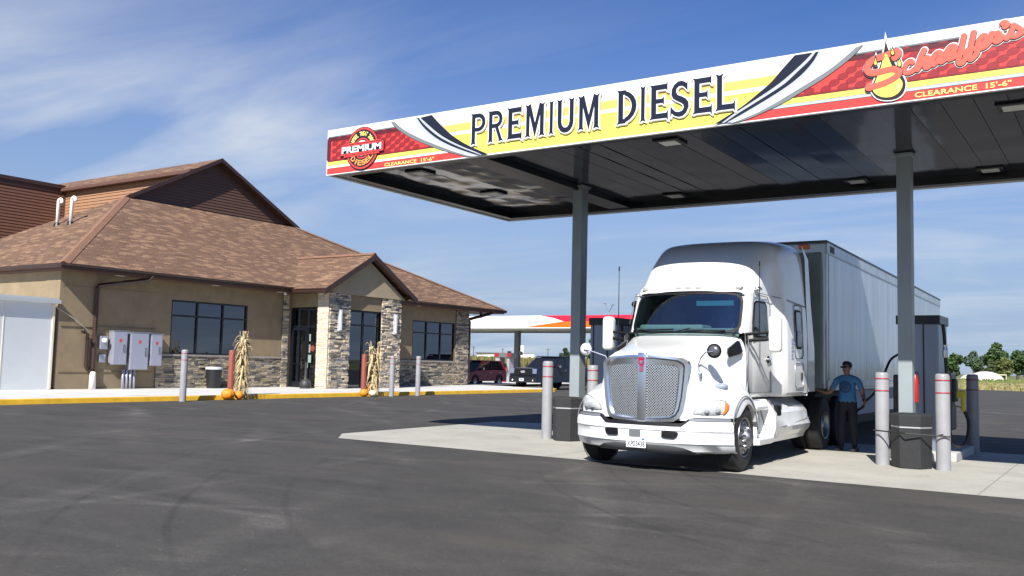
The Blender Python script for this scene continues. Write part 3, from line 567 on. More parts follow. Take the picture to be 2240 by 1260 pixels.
mb=MB(); mb.box((CX0,CY0,CZ0),(CX1,CY0+.06,CZ1)); mb.box((CX0,CY1-.06,CZ0),(CX1,CY1,CZ1)); mb.box((CX0,CY0+.061,CZ0),(CX0+.06,CY1-.061,CZ1)); mb.box((CX1-.06,CY0+.061,CZ0),(CX1,CY1-.061,CZ1)); mb.box((CX0+.05,CY0+.05,CZ1-.12),(CX1-.05,CY1-.05,CZ1-.1)); fas=mb.build('fascia',M_WHT,can)
mb=MB(); mb.box((CX0-.004,CY0+.1,CZ0+.02),(CX0,CY1-.1,CZ0+.3)); mb.cut(); mb.box((CX0+.1,CY1,CZ0+.02),(CX1-.1,CY1+.004,CZ0+.3)); mb.builds('side_stripe',M_RED,can)
Fp=lambda d:(lambda x,z,q=0:(x,CY0-d-q,z))
TR={"SWL":[[[-11.129,5.855],[-11.004,5.726],[-10.764,5.569],[-10.487,5.425],[-10.217,5.309],[-9.979,5.214],[-9.681,5.114],[-9.377,5.019]],[[-11.03,5.831],[-10.837,5.684],[-10.627,5.563],[-10.354,5.43],[-10.086,5.315],[-9.824,5.207],[-9.567,5.107],[-9.278,5.012]],[[-10.564,5.82],[-10.471,5.681],[-10.305,5.524],[-10.089,5.378],[-9.877,5.26],[-9.631,5.15],[-9.378,5.055],[-9.191,5.004]],[[-10.512,5.85],[-10.406,5.715],[-10.254,5.57],[-10.051,5.421],[-9.827,5.296],[-9.569,5.179],[-9.317,5.079],[-9.106,5.005]],[[-10.471,5.839],[-10.339,5.707],[-10.161,5.559],[-9.961,5.42],[-9.699,5.281],[-9.444,5.165],[-9.218,5.073],[-9.07,5.011]],[[-10.424,5.833],[-10.259,5.697],[-10.096,5.567],[-9.91,5.435],[-9.662,5.297],[-9.42,5.182],[-9.194,5.086],[-9.046,5.014]],[[-10.167,5.852],[-10.037,5.721],[-9.89,5.588],[-9.705,5.431],[-9.473,5.28],[-9.221,5.15],[-8.901,5.003]]],"SWR":[[[-2.821,5.857],[-2.944,5.734],[-3.09,5.624],[-3.355,5.464],[-3.625,5.334],[-3.845,5.228],[-4.07,5.143],[-4.356,5.052],[-4.543,5.017]],[[-2.928,5.825],[-3.038,5.738],[-3.248,5.593],[-3.516,5.454],[-3.79,5.323],[-4.013,5.216],[-4.299,5.103],[-4.626,5.015]],[[-3.375,5.821],[-3.461,5.694],[-3.592,5.567],[-3.79,5.426],[-3.991,5.317],[-4.218,5.221],[-4.473,5.096],[-4.674,5.021]],[[-3.413,5.856],[-3.483,5.732],[-3.625,5.584],[-3.812,5.452],[-4.014,5.343],[-4.241,5.235],[-4.52,5.108],[-4.722,5.027]],[[-3.456,5.852],[-3.548,5.742],[-3.701,5.618],[-3.868,5.483],[-4.048,5.383],[-4.288,5.265],[-4.556,5.136],[-4.758,5.026]],[[-3.494,5.852],[-3.581,5.77],[-3.734,5.646],[-3.901,5.523],[-4.07,5.421],[-4.299,5.302],[-4.591,5.153],[-4.794,5.03]],[[-3.745,5.854],[-3.924,5.676],[-4.07,5.525],[-4.242,5.399],[-4.474,5.243],[-4.674,5.14],[-4.915,5.022]]],"SCR":[[[-2.225,5.499],[-2.242,5.521],[-2.277,5.507],[-2.312,5.466],[-2.326,5.418],[-2.306,5.378],[-2.261,5.371],[-2.205,5.396],[-2.157,5.446]],[[-2.079,5.64],[-2.107,5.583],[-2.139,5.497],[-2.164,5.393]],[[-2.161,5.401],[-2.109,5.476],[-2.06,5.53],[-2.033,5.529],[-2.04,5.489],[-2.068,5.436],[-2.062,5.402],[-2.028,5.418],[-1.987,5.45]],[[-1.884,5.566],[-1.921,5.579],[-1.969,5.527],[-1.998,5.474],[-1.984,5.428],[-1.946,5.447],[-1.902,5.504],[-1.878,5.55],[-1.902,5.482],[-1.889,5.451],[-1.859,5.46],[-1.825,5.492]],[[-1.825,5.492],[-1.772,5.529],[-1.721,5.588],[-1.724,5.63],[-1.764,5.629],[-1.808,5.58],[-1.824,5.515],[-1.792,5.472],[-1.739,5.486],[-1.686,5.53]],[[-1.686,5.53],[-1.64,5.545],[-1.594,5.537]],[[-1.611,5.745],[-1.635,5.641],[-1.663,5.526],[-1.682,5.432],[-1.668,5.394],[-1.639,5.399],[-1.605,5.45],[-1.598,5.501],[-1.614,5.533]],[[-1.5,5.767],[-1.524,5.667],[-1.549,5.537],[-1.56,5.457],[-1.544,5.425],[-1.512,5.446],[-1.472,5.495],[-1.472,5.532],[-1.497,5.555],[-1.555,5.557],[-1.594,5.537]],[[-1.471,5.554],[-1.42,5.583],[-1.361,5.654],[-1.363,5.695],[-1.398,5.705],[-1.444,5.654],[-1.461,5.59],[-1.436,5.552],[-1.381,5.565],[-1.327,5.619]],[[-1.33,5.612],[-1.313,5.683],[-1.296,5.721],[-1.271,5.705],[-1.227,5.712],[-1.228,5.672],[-1.266,5.623],[-1.254,5.601],[-1.216,5.619],[-1.178,5.652]],[[-1.181,5.821],[-1.159,5.832],[-1.135,5.817],[-1.135,5.791],[-1.16,5.774]],[[-1.141,5.624],[-1.103,5.669],[-1.077,5.73],[-1.064,5.778],[-1.033,5.758],[-0.991,5.715],[-0.998,5.672],[-1.041,5.636],[-1.103,5.651]],[[-1.029,5.641],[-0.985,5.663],[-0.923,5.71]]],"BIGS":[[-2.438,5.598],[-2.404,5.622],[-2.397,5.657],[-2.417,5.675],[-2.494,5.662],[-2.596,5.631],[-2.699,5.61],[-2.761,5.552],[-2.779,5.488],[-2.738,5.437],[-2.645,5.43],[-2.557,5.443],[-2.462,5.447],[-2.396,5.414],[-2.393,5.366],[-2.464,5.314],[-2.579,5.272],[-2.681,5.253],[-2.763,5.239]],"DROPK":[[-2.547,5.86],[-2.561,5.758],[-2.589,5.629],[-2.631,5.487],[-2.687,5.347],[-2.732,5.234],[-2.719,5.173],[-2.655,5.093],[-2.547,5.052],[-2.426,5.054],[-2.345,5.105],[-2.308,5.196],[-2.314,5.277],[-2.356,5.371],[-2.409,5.468],[-2.461,5.587],[-2.501,5.689],[-2.527,5.768]],"DROPY":[[-2.548,5.678],[-2.583,5.591],[-2.611,5.484],[-2.681,5.309],[-2.709,5.208],[-2.668,5.139],[-2.58,5.09],[-2.479,5.083],[-2.398,5.12],[-2.351,5.187],[-2.344,5.252],[-2.383,5.331],[-2.462,5.469],[-2.515,5.617]],"DR3":[[[-2.671,5.654],[-2.689,5.586],[-2.692,5.549],[-2.672,5.527],[-2.653,5.543],[-2.655,5.58]],[[-2.46,5.738],[-2.479,5.678],[-2.478,5.648],[-2.459,5.632],[-2.437,5.645],[-2.44,5.679]],[[-2.373,5.576],[-2.398,5.525],[-2.402,5.485],[-2.382,5.462],[-2.355,5.474],[-2.354,5.511]]],"GLINT":[[-2.391,5.237],[-2.377,5.231],[-2.381,5.199],[-2.411,5.151],[-2.398,5.194]]}
vz=lambda v:CZ0+.88*v
def cut(P,n=26): return resample([Vector((p[0],p[1],0)) for p in catmull(P,6)],n)
LB=[cut([(p[0],p[1]) for p in q]) for q in TR['SWL']]; RB=[cut([(p[0],p[1]) for p in q]) for q in TR['SWR']]
def xat(C,z):
    best=None
    for a,b in zip(C,C[1:]):
        if (a.y-z)*(b.y-z)<=0 and abs(a.y-b.y)>1e-6: return a.x+(b.x-a.x)*(z-a.y)/(b.y-a.y)
    return C[0].x if z>C[0].y else C[-1].x
def band(mb,z0,z1,xa,xb,d,mi=0,n=10):
    """strip between heights z0..z1; xa/xb functions of z"""
    zs=[lerp(z0,z1,i/n) for i in range(n+1)]
    mb.grid([[ (xa(z),CY0-d,z),(xb(z),CY0-d,z)] for z in zs],mi)
gm=[M_OWHT,M_CRM,M_PNK,M_ORG,M_WHT,M_OLV,M_YLW,M_NRED,M_DRED,M_RED,M_GRY,M_LGR,M_BLKG]
mb=MB()
xl=lambda z:xat(LB[6],z); xr=lambda z:xat(RB[6],z)
for a,b,k in ((.79,.972,1),(.785,.79,11),(.75,.785,1),(.70,.75,2),(.55,.70,3),(.485,.55,4),(.43,.485,5),(.03,.43,6)): band(mb,vz(a),vz(b),xl,xr,.004,k,14)
for xa,xb,g in ((lambda z:CX0+.02,lambda z:xat(LB[0],z)+.01,4),(lambda z:xat(RB[0],z)-.01,lambda z:CX1-.02,11)):
    for a,b,k in ((.83,.855,10),(.80,.83,7),(.335,.80,9),(.30,.335,8),(.288,.30,7),(.205,.288,6),(.197,.205,10),(.152,.197,g),(.142,.152,7),(.02,.142,9)): band(mb,vz(a),vz(b),xa,xb,.004,k,10)
mb.build('fascia_graphic',gm,can,recalc=False)
# honeycomb of darker ellipses on the red panels
mb=MB(); rnd=random.Random(3)
def dots(x0,x1,inside):
    r=0; z=vz(.36)
    while z<vz(.80):
        x=x0+(.11 if r%2 else 0)
        while x<x1:
            if inside(x,z):
                a=.075; b=.05; mb.add([(x+a*math.cos(t*math.pi/7)+.25*b*math.sin(t*math.pi/7),CY0-.007,z+b*math.sin(t*math.pi/7)) for t in range(14)],[list(range(14))])
            x+=.225
        z+=.072; r+=1
dots(CX0+.2,-10,lambda x,z:x+.09<xat(LB[0],z)); mb.cut(); dots(-4.0,CX1-.2,lambda x,z:x-.09>xat(RB[0],z))
mb.builds('honeycomb_pattern',M_DRED,can,recalc=False)
mb=MB() # dark smoky blending along the edges of the red panel
band(mb,vz(.745),vz(.80),lambda z:CX0+.02,lambda z:xat(LB[0],z),.0095,0); mb.box((CX0+.01,CY0-.0098,vz(.335)),(CX0+.1,CY0-.004,vz(.80))); mb.cut(); band(mb,vz(.745),vz(.80),lambda z:xat(RB[0],z),lambda z:CX1-.02,.0095,0)
mb.builds('shade_band',mat('fascia_smoke',(.10,.012,.018),.4),can,recalc=False)
mb=MB()
for B in (LB,RB):
    for i,(k,d) in enumerate(((10,.016),(0,.017),(11,.018),(12,.019),(11,.020),(12,.021))):
        A,C=B[i],B[i+1]; mb.grid([[ (p.x,CY0-d,p.y),(q.x,CY0-d,q.y)] for p,q in zip(A,C)],k)
    mb.cut()
mb.builds('swoosh',gm,can,recalc=False)
# block letters with flared serifs
def bowl(x0,x1,y0,y1,flat,n=10):
    r=min((y1-y0)/2,(x1-x0)*.9); o=[]
    for i in range(n+1):
        t=math.pi/2-math.pi*i/n; o.append((x1-r+(r)*math.cos(t) if True else 0,(y0+y1)/2+(y1-y0)/2*math.sin(t)))
    return o
GL={
'I':[[(-.035,1.03),(.075,.985),(.185,1.03),(.15,.93),(.15,.07),(.185,-.03),(.075,.012),(-.035,-.03),(0,.07),(0,.93)]],
'P':[[(-.05,1.02),(.05,.995),(.3,.995)]+bowl(.2,.58,.40,.995,0)[1:]+[(.15,.41),(.15,.07),(.185,-.03),(.075,.012),(-.035,-.03),(0,.07),(0,.95)],[(.15,.86),(.3,.86)]+bowl(.2,.44,.53,.86,0)[1:-1]+[(.3,.53),(.15,.53)]],
'R':[[(-.05,1.02),(.05,.995),(.3,.995)]+bowl(.2,.58,.44,.995,0)[1:-2]+[(.40,.46),(.56,.07),(.64,-.02),(.52,.01),(.42,-.02),(.43,.06),(.27,.44),(.15,.44),(.15,.07),(.185,-.03),(.075,.012),(-.035,-.03),(0,.07),(0,.95)],[(.15,.86),(.3,.86)]+bowl(.2,.44,.57,.86,0)[1:-1]+[(.3,.57),(.15,.57)]],
'E':[[(-.05,1.02),(.04,.995),(.44,.995),(.48,1.07),(.48,.76),(.44,.84),(.15,.84),(.15,.58),(.33,.58),(.38,.65),(.38,.38),(.33,.45),(.15,.45),(.15,.155),(.45,.155),(.5,.24),(.5,-.08),(.45,0),(.04,.005),(-.05,-.02),(0,.07),(0,.94)]],
'L':[[(-.04,1.03),(.075,.985),(.19,1.03),(.15,.93),(.15,.155),(.47,.155),(.52,.26),(.52,-.08),(.47,0),(.04,.005),(-.05,-.02),(0,.07),(0,.93)]],
'D':[[(-.05,1.02),(.04,.995),(.24,.995)]+bowl(0,.56,.005,.995,0)[1:-1]+[(.24,.005),(.04,.005),(-.05,-.02),(0,.07),(0,.94)],[(.15,.86),(.22,.86)]+bowl(.05,.41,.14,.86,0)[1:-1]+[(.22,.14),(.15,.14)]],
'U':[[(-.035,1.03),(.075,.985),(.185,1.03),(.15,.93),(.15,.32),(.17,.22),(.23,.145),(.30,.13),(.37,.145),(.43,.22),(.45,.32),(.45,.93),(.415,1.03),(.525,.985),(.635,1.03),(.6,.93),(.6,.3),(.57,.15),(.48,.03),(.38,-.02),(.30,-.03),(.22,-.02),(.12,.03),(.03,.15),(0,.3),(0,.93)]],
'M':[[(-.05,1.03),(.06,.985),(.17,1.04),(.345,.42),(.52,1.04),(.63,.985),(.74,1.03),(.69,.93),(.69,.07),(.73,-.03),(.61,.012),(.5,-.03),(.54,.07),(.54,.66),(.36,.0),(.345,-.06),(.33,.0),(.135,.66),(.135,.07),(.17,-.03),(.06,.012),(-.05,-.03),(0,.07),(0,.93)]],
}
sc=[(.50,1.04),(.50,.70),(.42,.80),(.34,.86),(.24,.86),(.17,.80),(.16,.70),(.2,.62),(.32,.56),(.44,.49),(.53,.38),(.54,.24),(.47,.08),(.36,-.01),(.22,-.02),(.1,.03),(.03,.10),(-.02,-.02),(-.01,.34),(.04,.24),(.13,.15),(.24,.12),(.34,.15),(.39,.22),(.38,.31),(.3,.38),(.17,.45),(.06,.53),(.01,.64),(.02,.79),(.09,.92),(.2,1.0),(.32,1.01),(.41,.97),(.47,.92)]
GL['S']=[sc]
LT=[('P',-9.29,-8.98),('R',-8.93,-8.60),('E',-8.54,-8.24),('M',-8.18,-7.79),('I',-7.715,-7.63),('U',-7.57,-7.24),('M',-7.18,-6.785),('D',-6.49,-6.15),('I',-6.09,-6.0),('E',-5.935,-5.63),('S',-5.595,-5.30),('E',-5.243,-4.94),('L',-4.892,-4.592)]
def edge_stroke(mb,P,r,f,t=.004):
    n=len(P)
    for i in range(n):
        a,b=P[i],P[(i+1)%n]; tmp=MB(); tmp.tube([(a[0],0,a[1]),(b[0],0,b[1])],r,8,cap=False); tmp.sphere((a[0],0,a[1]),r*1.0,8,4)
        mb.add([f(v[0],v[2],v[1]/r*t) for v in tmp.v],tmp.f)
def letters(depth,off,dx,dz,name,m):
    mb=MB()
    for n_,(c,x0,x1) in enumerate(LT):
        if n_==7: mb.cut()
        P=GL[c]; xs=[p[0] for p in P[0]]; a,b=min(xs),max(xs); k=(x1-x0)/(b-a); zb,h=5.213,.527
        sp=[[(x0+(p[0]-a)*k+dx,zb+p[1]*h+dz) for p in q] for q in P]
        V,F=curve_mesh(sp,0); put(mb,V,F,Fp(depth))
        if off: [edge_stroke(mb,q,off,Fp(depth)) for q in sp]
    mb.builds(name,m,can,recalc=False)
letters(.022,.014,.016,-.02,'letter_shadow',mat('letter_shadow_grey',(.42,.41,.27),.5)); letters(.027,.020,0,0,'letter_outline',M_WHT); letters(.034,0,0,0,'lettering',M_BLKG)
mb=MB(); text_box(mb,"CLEARANCE  15'-6\"",-11.245,-10.09,5.028,5.093,Fp(.012),.018); mb.cut(); text_box(mb,"CLEARANCE  15'-6\"",-2.20,-1.10,5.035,5.105,Fp(.012),.018); mb.builds('clearance_lettering',mat('text_yellow',(.85,.72,.2),.4),can,recalc=False)
# round badge
bx,bz,ba,bb=-11.80,5.43,.402,.395
def disc(mb,r,d,mi=0,x=bx,z=bz,n=40): mb.add([(x+ba*r*math.cos(2*math.pi*i/n),CY0-d,z+bb*r*math.sin(2*math.pi*i/n)) for i in range(n)],[list(range(n))],mi)
mb=MB(); 
for r,k,d in ((1.03,12,.024),(.99,9,.026),(.9,12,.028),(.5,9,.030),(.43,12,.032),(.38,0,.034)): disc(mb,r,d,k)
bn=lambda e,d,k:mb.add([(-12.33-e,CY0-d,5.335-e),(-11.31,CY0-d,5.335-e),(-11.31,CY0-d,5.30-e),(-11.29+e,CY0-d,5.30)][:0] or [(-12.33-e,CY0-d,5.34-e),(-11.27+e,CY0-d,5.34-e),(-11.27+e,CY0-d,5.51+e),(-12.33-e,CY0-d,5.51+e)],[(0,1,2,3)],k)
bn(.02,.037,12); bn(.008,.039,9); bn(-.022,.041,12)
mb.box((-12.25,CY0-.040,5.29),(-11.36,CY0-.036,5.322),9); mb.box((-12.25,CY0-.040,5.53),(-11.36,CY0-.036,5.55),9)
mb.build('badge',gm,can,recalc=False)
mb=MB(); text_box(mb,'PREMIUM',-12.30,-11.31,5.365,5.49,Fp(.045),.035); mb.build('badge_lettering',M_WHT,can,recalc=False)
def arc_text(mb,s,r,h,w,a0,a1,d,flip=False,off=.03):
    n=len(s)
    for i,ch in enumerate(s):
        if ch==' ': continue
        a=R_(lerp(a0,a1,i/(n-1))); V,F=text_vf(ch,off); V=fit(V,-w/2*(.35 if ch in "I1" else 1),w/2*(.35 if ch in "I1" else 1),-h/2,h/2); ph=a-math.pi/2 if not flip else a+math.pi/2
        q=[(bx+ba*r*math.cos(a)+v[0]*math.cos(ph)-v[1]*math.sin(ph),bz+bb*r*math.sin(a)+v[0]*math.sin(ph)+v[1]*math.cos(ph)) for v in V]; put(mb,q,F,Fp(d))
mb=MB(); arc_text(mb,'DIESEL TREAT 2000',.70,.085,.042,158,24,.036); mb.build('badge_lettering',mat('text_yellow',(.85,.72,.2),.4),can,recalc=False)
mb=MB(); arc_text(mb,'DIESEL',.70,.105,.1,222,322,.036,True); mb.build('badge_lettering',mat('text_orange',(.85,.32,.08),.4),can,recalc=False)
# script sign and oil drop
def smooth_poly(P,off=0): return curve_mesh([[(q.x,q.y) for q in catmull(P+[P[0]],4)[:-1]]],off)
mb=MB(); V,F=smooth_poly(TR['DROPK'],.018); put(mb,V,F,Fp(.022))
for P in TR['DR3']: V,F=smooth_poly(P,.016); put(mb,V,F,Fp(.024))
flat_stroke(mb,TR['BIGS'],.060,Fp(.012),.004); [flat_stroke(mb,P,.050,Fp(.014),.004) for P in TR['SCR']]
mb.build('script_outline',M_WHT,can,recalc=False,smooth=False)
mb=MB(); V,F=smooth_poly(TR['DROPK']); put(mb,V,F,Fp(.030))
for P in TR['DR3']: V,F=smooth_poly(P,.006); put(mb,V,F,Fp(.041))
flat_stroke(mb,TR['BIGS'],.052,Fp(.029),.003); [flat_stroke(mb,P,.039,Fp(.022),.003) for P in TR['SCR']]
mb.build('script_shadow',mat('script_dark',(.014,.008,.012),.4),can,recalc=False)
mb=MB(); V,F=smooth_poly(TR['DROPY']); put(mb,V,F,Fp(.034)); 
for P in TR['DR3']: V,F=smooth_poly(P,-.006); put(mb,V,F,Fp(.045))
mb.build('oil_drop',M_YLW,can,recalc=False)
mb=MB(); flat_stroke(mb,TR['BIGS'][:6],.042,Fp(.031),.0012); flat_stroke(mb,TR['BIGS'][5:],.042,Fp(.037),.0012); [flat_stroke(mb,P,.031,Fp(.028),.0012) for P in TR['SCR']]; mb.build('script_lettering',M_CORL,can,recalc=False)
mb=MB(); mb.add([(p[0],CY0-.038,p[1]) for p in TR['GLINT']],[list(range(5))]); mb.build('glint',M_WHT,can,recalc=False)
# underside: glossy dark pans running front to back, each slightly warped
M_SOFG=mat('soffit_gloss_black',(.02,.022,.028),.11,0,spec=.75); M_SOFB=mat('soffit_edge_black',(.008,.009,.012),.25)
rnd=random.Random(11); mb=MB(); x=CX0+.3
while x<CX1-.3:
    w=.40; a=rnd.uniform(-.006,.006); ny=60; ph=rnd.random()*6; am=rnd.uniform(.002,.0055) if x<-9.8 else rnd.uniform(.0006,.002)
    rows=[]
    for j in range(ny+1):
        y=lerp(CY0+.3,CY1-.3,j/ny); zz=5.16+am*math.sin(y*4+ph)+am*.25*math.sin(y*11+ph*2)
        rows.append([(x+.004,y,zz+a),(x+w*.5,y,zz+am*1.5*math.cos(y*5+ph)),(x+w-.004,y,zz-a)])
    mb.grid(rows); x+=w
mb.build('soffit',M_SOFG,can,smooth=True,recalc=False)
mb=MB(); mb.box((CX0+.06,CY0+.06,5.18),(CX1-.06,CY1-.06,5.2)); mb.box((CX0+.061,CY0+.062,5.02),(CX0+.3,CY1-.062,5.17)); mb.box((CX0+.301,CY0+.062,5.021),(CX1-.3,CY0+.3,5.171)); mb.box((CX0+.301,CY1-.3,5.021),(CX1-.3,CY1-.062,5.171)); mb.box((-9.72,CY0+.301,5.04),(-9.22,CY1-.301,5.15)); mb.build('soffit_frame',M_SOFB,can)
for x,y in ((-6.11,13.68),(-4.24,18.2),(-7.94,18.1),(-11.3,16.14),(-11.35,13.71),(-1.95,18.2),(-1.2,14),(2,16)):
    mb=MB(); mb.rbox((x-.22,y-.22,5.125),(x+.22,y+.22,5.16),.012); f=mb.build('soffit_light',M_SOFB,can); mb=MB(); mb.rbox((x-.14,y-.14,5.118),(x+.14,y+.14,5.13),.004); mb.build('lens',mat('led_lens',(.6,.6,.56),.3),f)
M_COLM=mat('column_grey',(.25,.285,.30),.45,var=.08,vs=1.3)
for x in (-9.24,-3.03,3.4):
    mb=MB(); y=16.3; mb.rbox((x-.11,y-.13,0),(x+.11,y+.13,5.15),.012); mb.box((x-.15,y-.17,5.10),(x+.15,y+.17,5.14)); mb.build('column',M_COLM,can)
# ---------------- islands, dispensers, bollards, bins ----------------
M_ISL=mat('island_concrete',(.42,.42,.4),.8,var=.1,vs=5,bump=.2)
for x0,x1 in ((-9.95,-8.8),(-3.6,-2.45)):
    mb=MB(); mb.rbox((x0,17.35,.0),(x1,19.5,.16),.02); tag(mb.build('island_kerb',M_ISL),kind='structure')
M_BOL=mat('bollard_grey',(.265,.266,.28),.45,var=.1,vs=5); M_BRED=mat('stripe_red',(.36,.02,.04),.4)
def bollard_mesh(h,r=.107,strip=(.93,.80)):
    o=MB(); o.lathe([(r,0),(r,h-.05),(r*.93,h-.02),(r*.75,h-.003),(0,h)],n=28); s=MB()
    for t in strip: s.lathe([(r+.002,h*t-.010),(r+.004,h*t-.010),(r+.004,h*t+.010),(r+.002,h*t+.010)],n=28); s.cut()
    return o,s
def bollard(x,y,h,label,z=0,m=None,group='grey guard bollards with red stripes'):
    o=thing('bollard',label,'bollard',(x,y,z),0,group); a,b=bollard_mesh(h); a.build('sleeve',m or M_BOL,o,smooth=True,auto=40)
    b.builds('stripe',M_BRED if m is None else mat('stripe_faded',(.3,.1,.09),.6),o,smooth=True); return o
bollard(-9.74,15.98,1.56,'grey bollard left of the black bin at the canopy column between building and truck')
bollard(-8.83,16.2,1.5,'grey bollard half hidden behind the truck headlight and black bin')
bollard(-3.35,15.98,1.5,'grey bollard in front of the person in the blue shirt')
bollard(-2.42,15.82,1.5,'grey bollard immediately right of the black bin, in full sun')
bollard(-2.5,19.8,1.5,'bollard standing in canopy shade behind the yellow nozzle')
bollard(-9.0,19.9,1.5,'shaded bollard behind the far end of the left fuel island')
bollard(-25.6,19.25,1.68,'grey bollard at the yellow kerb in front of the electrical cabinets')
bollard(-25.55,29.45,1.68,'grey bollard crossed by shadows right of the white pumpkin')
bollard(-25.5,31.1,1.7,'grey bollard farthest along the yellow kerb, before the right window')
M_BRK=mat('bollard_red',(.24,.06,.042),.55,var=.1)
bollard(-26.25,21.7,1.72,'dull red bollard beside the taller corn stalk bundle',0,M_BRK,'red bollards decorated with corn stalks')
bollard(-26.25,28.5,1.72,'dull red bollard behind the three pumpkins',0,M_BRK,'red bollards decorated with corn stalks')
def bin_(x,y,label,rz):
    o=thing('waste_bin',label,'bin',(x,y,0),R_(rz),'black hexagonal bins at the canopy columns'); r=.305; n=6
    m=mat('bin_black',(.022,.023,.025),.75,var=.25,vs=30,bump=.6,bs=160)
    mb=MB(); mb.lathe([(0,0),(r*.94,0),(r*.97,.02),(r,.62),(r*.985,.635),(0,.635)],n=n); mb.build('body',m,o)
    mb=MB(); mb.lathe([(r*.97,.63),(r*1.01,.665),(r*.99,.675),(0,.675)],n=n); mb.build('liner_bag',mat('bag_white',(.5,.5,.52),.5),o)
    mb=MB(); mb.lathe([(r*.93,.655),(r*1.02,.66),(r*1.02,.82),(r*.98,.845),(r*.8,.86),(r*.62,.862),(r*.55,.84),(0,.80)],n=n); mb.build('lid',m,o); return o
bin_(-9.27,15.98,'black hexagonal bin beside the truck bumper at the nearer canopy column',12); bin_(-2.89,15.86,'black hexagonal bin with white liner strapped between two sunlit bollards',6)
mb=MB(); mb.tube([(-3.47,15.87,.56),(-2.9,15.47,.555),(-2.3,15.72,.53),(-2.42,15.95,.53)],.012,6); mb.tube([(-3.24,15.9,.56),(-3.2,15.86,.47),(-3.21,15.84,.38)],.008,5); mb.tube([(-2.53,15.8,.5),(-2.45,15.71,.55),(-2.4,15.7,.56)],.008,5)
tag(mb.build('strap','' or mat('rubber_black',(.012,.012,.012),.6)),'thin black strap tied round two bollards and the bin between them','strap')
M_DISP=mat('dispenser_steel',(.22,.26,.33),.33,.35,var=.04,vs=2); M_DBLK=mat('dispenser_black',(.01,.012,.016),.35); M_RUB=mat('rubber_black',(.012,.012,.012),.6)
def dispenser(x0,x1,y0,y1,label):
    cx,cy=(x0+x1)/2,(y0+y1)/2; o=thing('fuel_dispenser',label,'fuel pump',(cx,cy,.16),0,'high-flow diesel dispensers'); w=(x1-x0)/2; d=(y1-y0)/2
    mb=MB(); mb.rbox((-w+.03,-d+.03,0),(w-.03,d-.03,2.22),.015); mb.build('housing',M_DISP,o)
    mb=MB(); mb.box((-w+.1,-d+.018,.1),(-w+.12,-d+.032,2.2)); mb.box((.08,-d+.016,.05),(.1,-d+.032,2.2)); mb.build('panel_seam',M_DBLK,o)
    mb=MB(); mb.rbox((-w,-d,2.2),(w,d,2.36),.012); mb.build('cap',M_DBLK,o)
    mb=MB(); mb.rbox((w-.03,-.3,.35),(w+.14,.28,1.35),.03); mb.rbox((w+.0,-.12,.85),(w+.2,.1,1.25),.03); mb.cut(); mb.rbox((-w-.1,-.25,.35),(-w+.03,.25,1.3),.03); mb.builds('nozzle_boot',M_DBLK,o)
    mb=MB(); mb.rbox((w+.16,-.1,.92),(w+.34,-.02,1.05),.02); mb.rbox((w+.26,-.1,.68),(w+.33,-.02,.96),.02); nz=mb.build('nozzle',mat('nozzle_yellow',(.42,.36,.02),.5),o); mb=MB(); mb.tube([(w+.18,-.06,.98),(w+.14,-.06,.9),(w+.18,-.06,.78),(w+.28,-.06,.74)],.012,6); mb.build('trigger',mat('steel',(.5,.5,.52),.25,1),nz)
    mb=MB(); mb.tube(catmull([(w+.03,-d+.1,2.2),(w+.05,-d+.1,2.0),(w+.06,-d+.1,1.8),(w+.08,-d+.1,1.3),(w+.1,-d+.1,.7),(w+.14,-d+.12,.2),(w+.24,-d+.15,.08),(w+.36,-d+.2,.18),(w+.38,-.1,.5),(w+.3,-.06,.72)],6),.028,8); h=mb.build('hose',M_RUB,o,smooth=True)
    mb=MB(); mb.lathe([(.0,1.62),(.04,1.62),(.045,1.66),(.045,1.75),(.035,1.8),(.04,1.84),(0,1.84)],(w+.065,-d+.1,0),n=12); mb.build('coupling',mat('steel',(.5,.5,.52),.25,1),h)
    return o
dispenser(-9.72,-9.0,17.6,18.5,'grey steel diesel dispenser with black cap behind the truck mirror'); dispenser(-3.45,-2.72,17.6,18.55,'grey steel diesel dispenser with hanging black hose and yellow nozzle')
def ext(x,y,z,label):
    o=thing('fire_extinguisher',label,'extinguisher',(x,y,z)); mb=MB(); mb.lathe([(0,0),(.045,.0),(.05,.03),(.05,.36),(.03,.43),(.015,.46),(0,.46)],n=18); mb.build('cylinder',mat('ext_red',(.36,.012,.012),.35),o,smooth=True,auto=40)
    mb=MB(); mb.tube([(0,0,.45),(.02,0,.5),(.05,0,.47),(.055,0,.3)],.012,6); mb.build('hose',M_RUB,o)
ext(-2.92,16.40,1.02,'red fire extinguisher hung on the sunlit grey canopy column')
o=thing('extinguisher_cabinet','dark red cabinet on the shaded side of the left fuel island','cabinet',(-9.02,17.45,.5)); mb=MB(); mb.rbox((-.16,-.12,0),(.16,.12,1.1),.06); mb.build('case',mat('cabinet_red',(.28,.015,.03),.35),o); mb=MB(); mb.box((-.1,-.13,.95),(.1,-.118,1.05)); mb.build('label_plate',mat('label_red',(.55,.06,.05),.5),o)

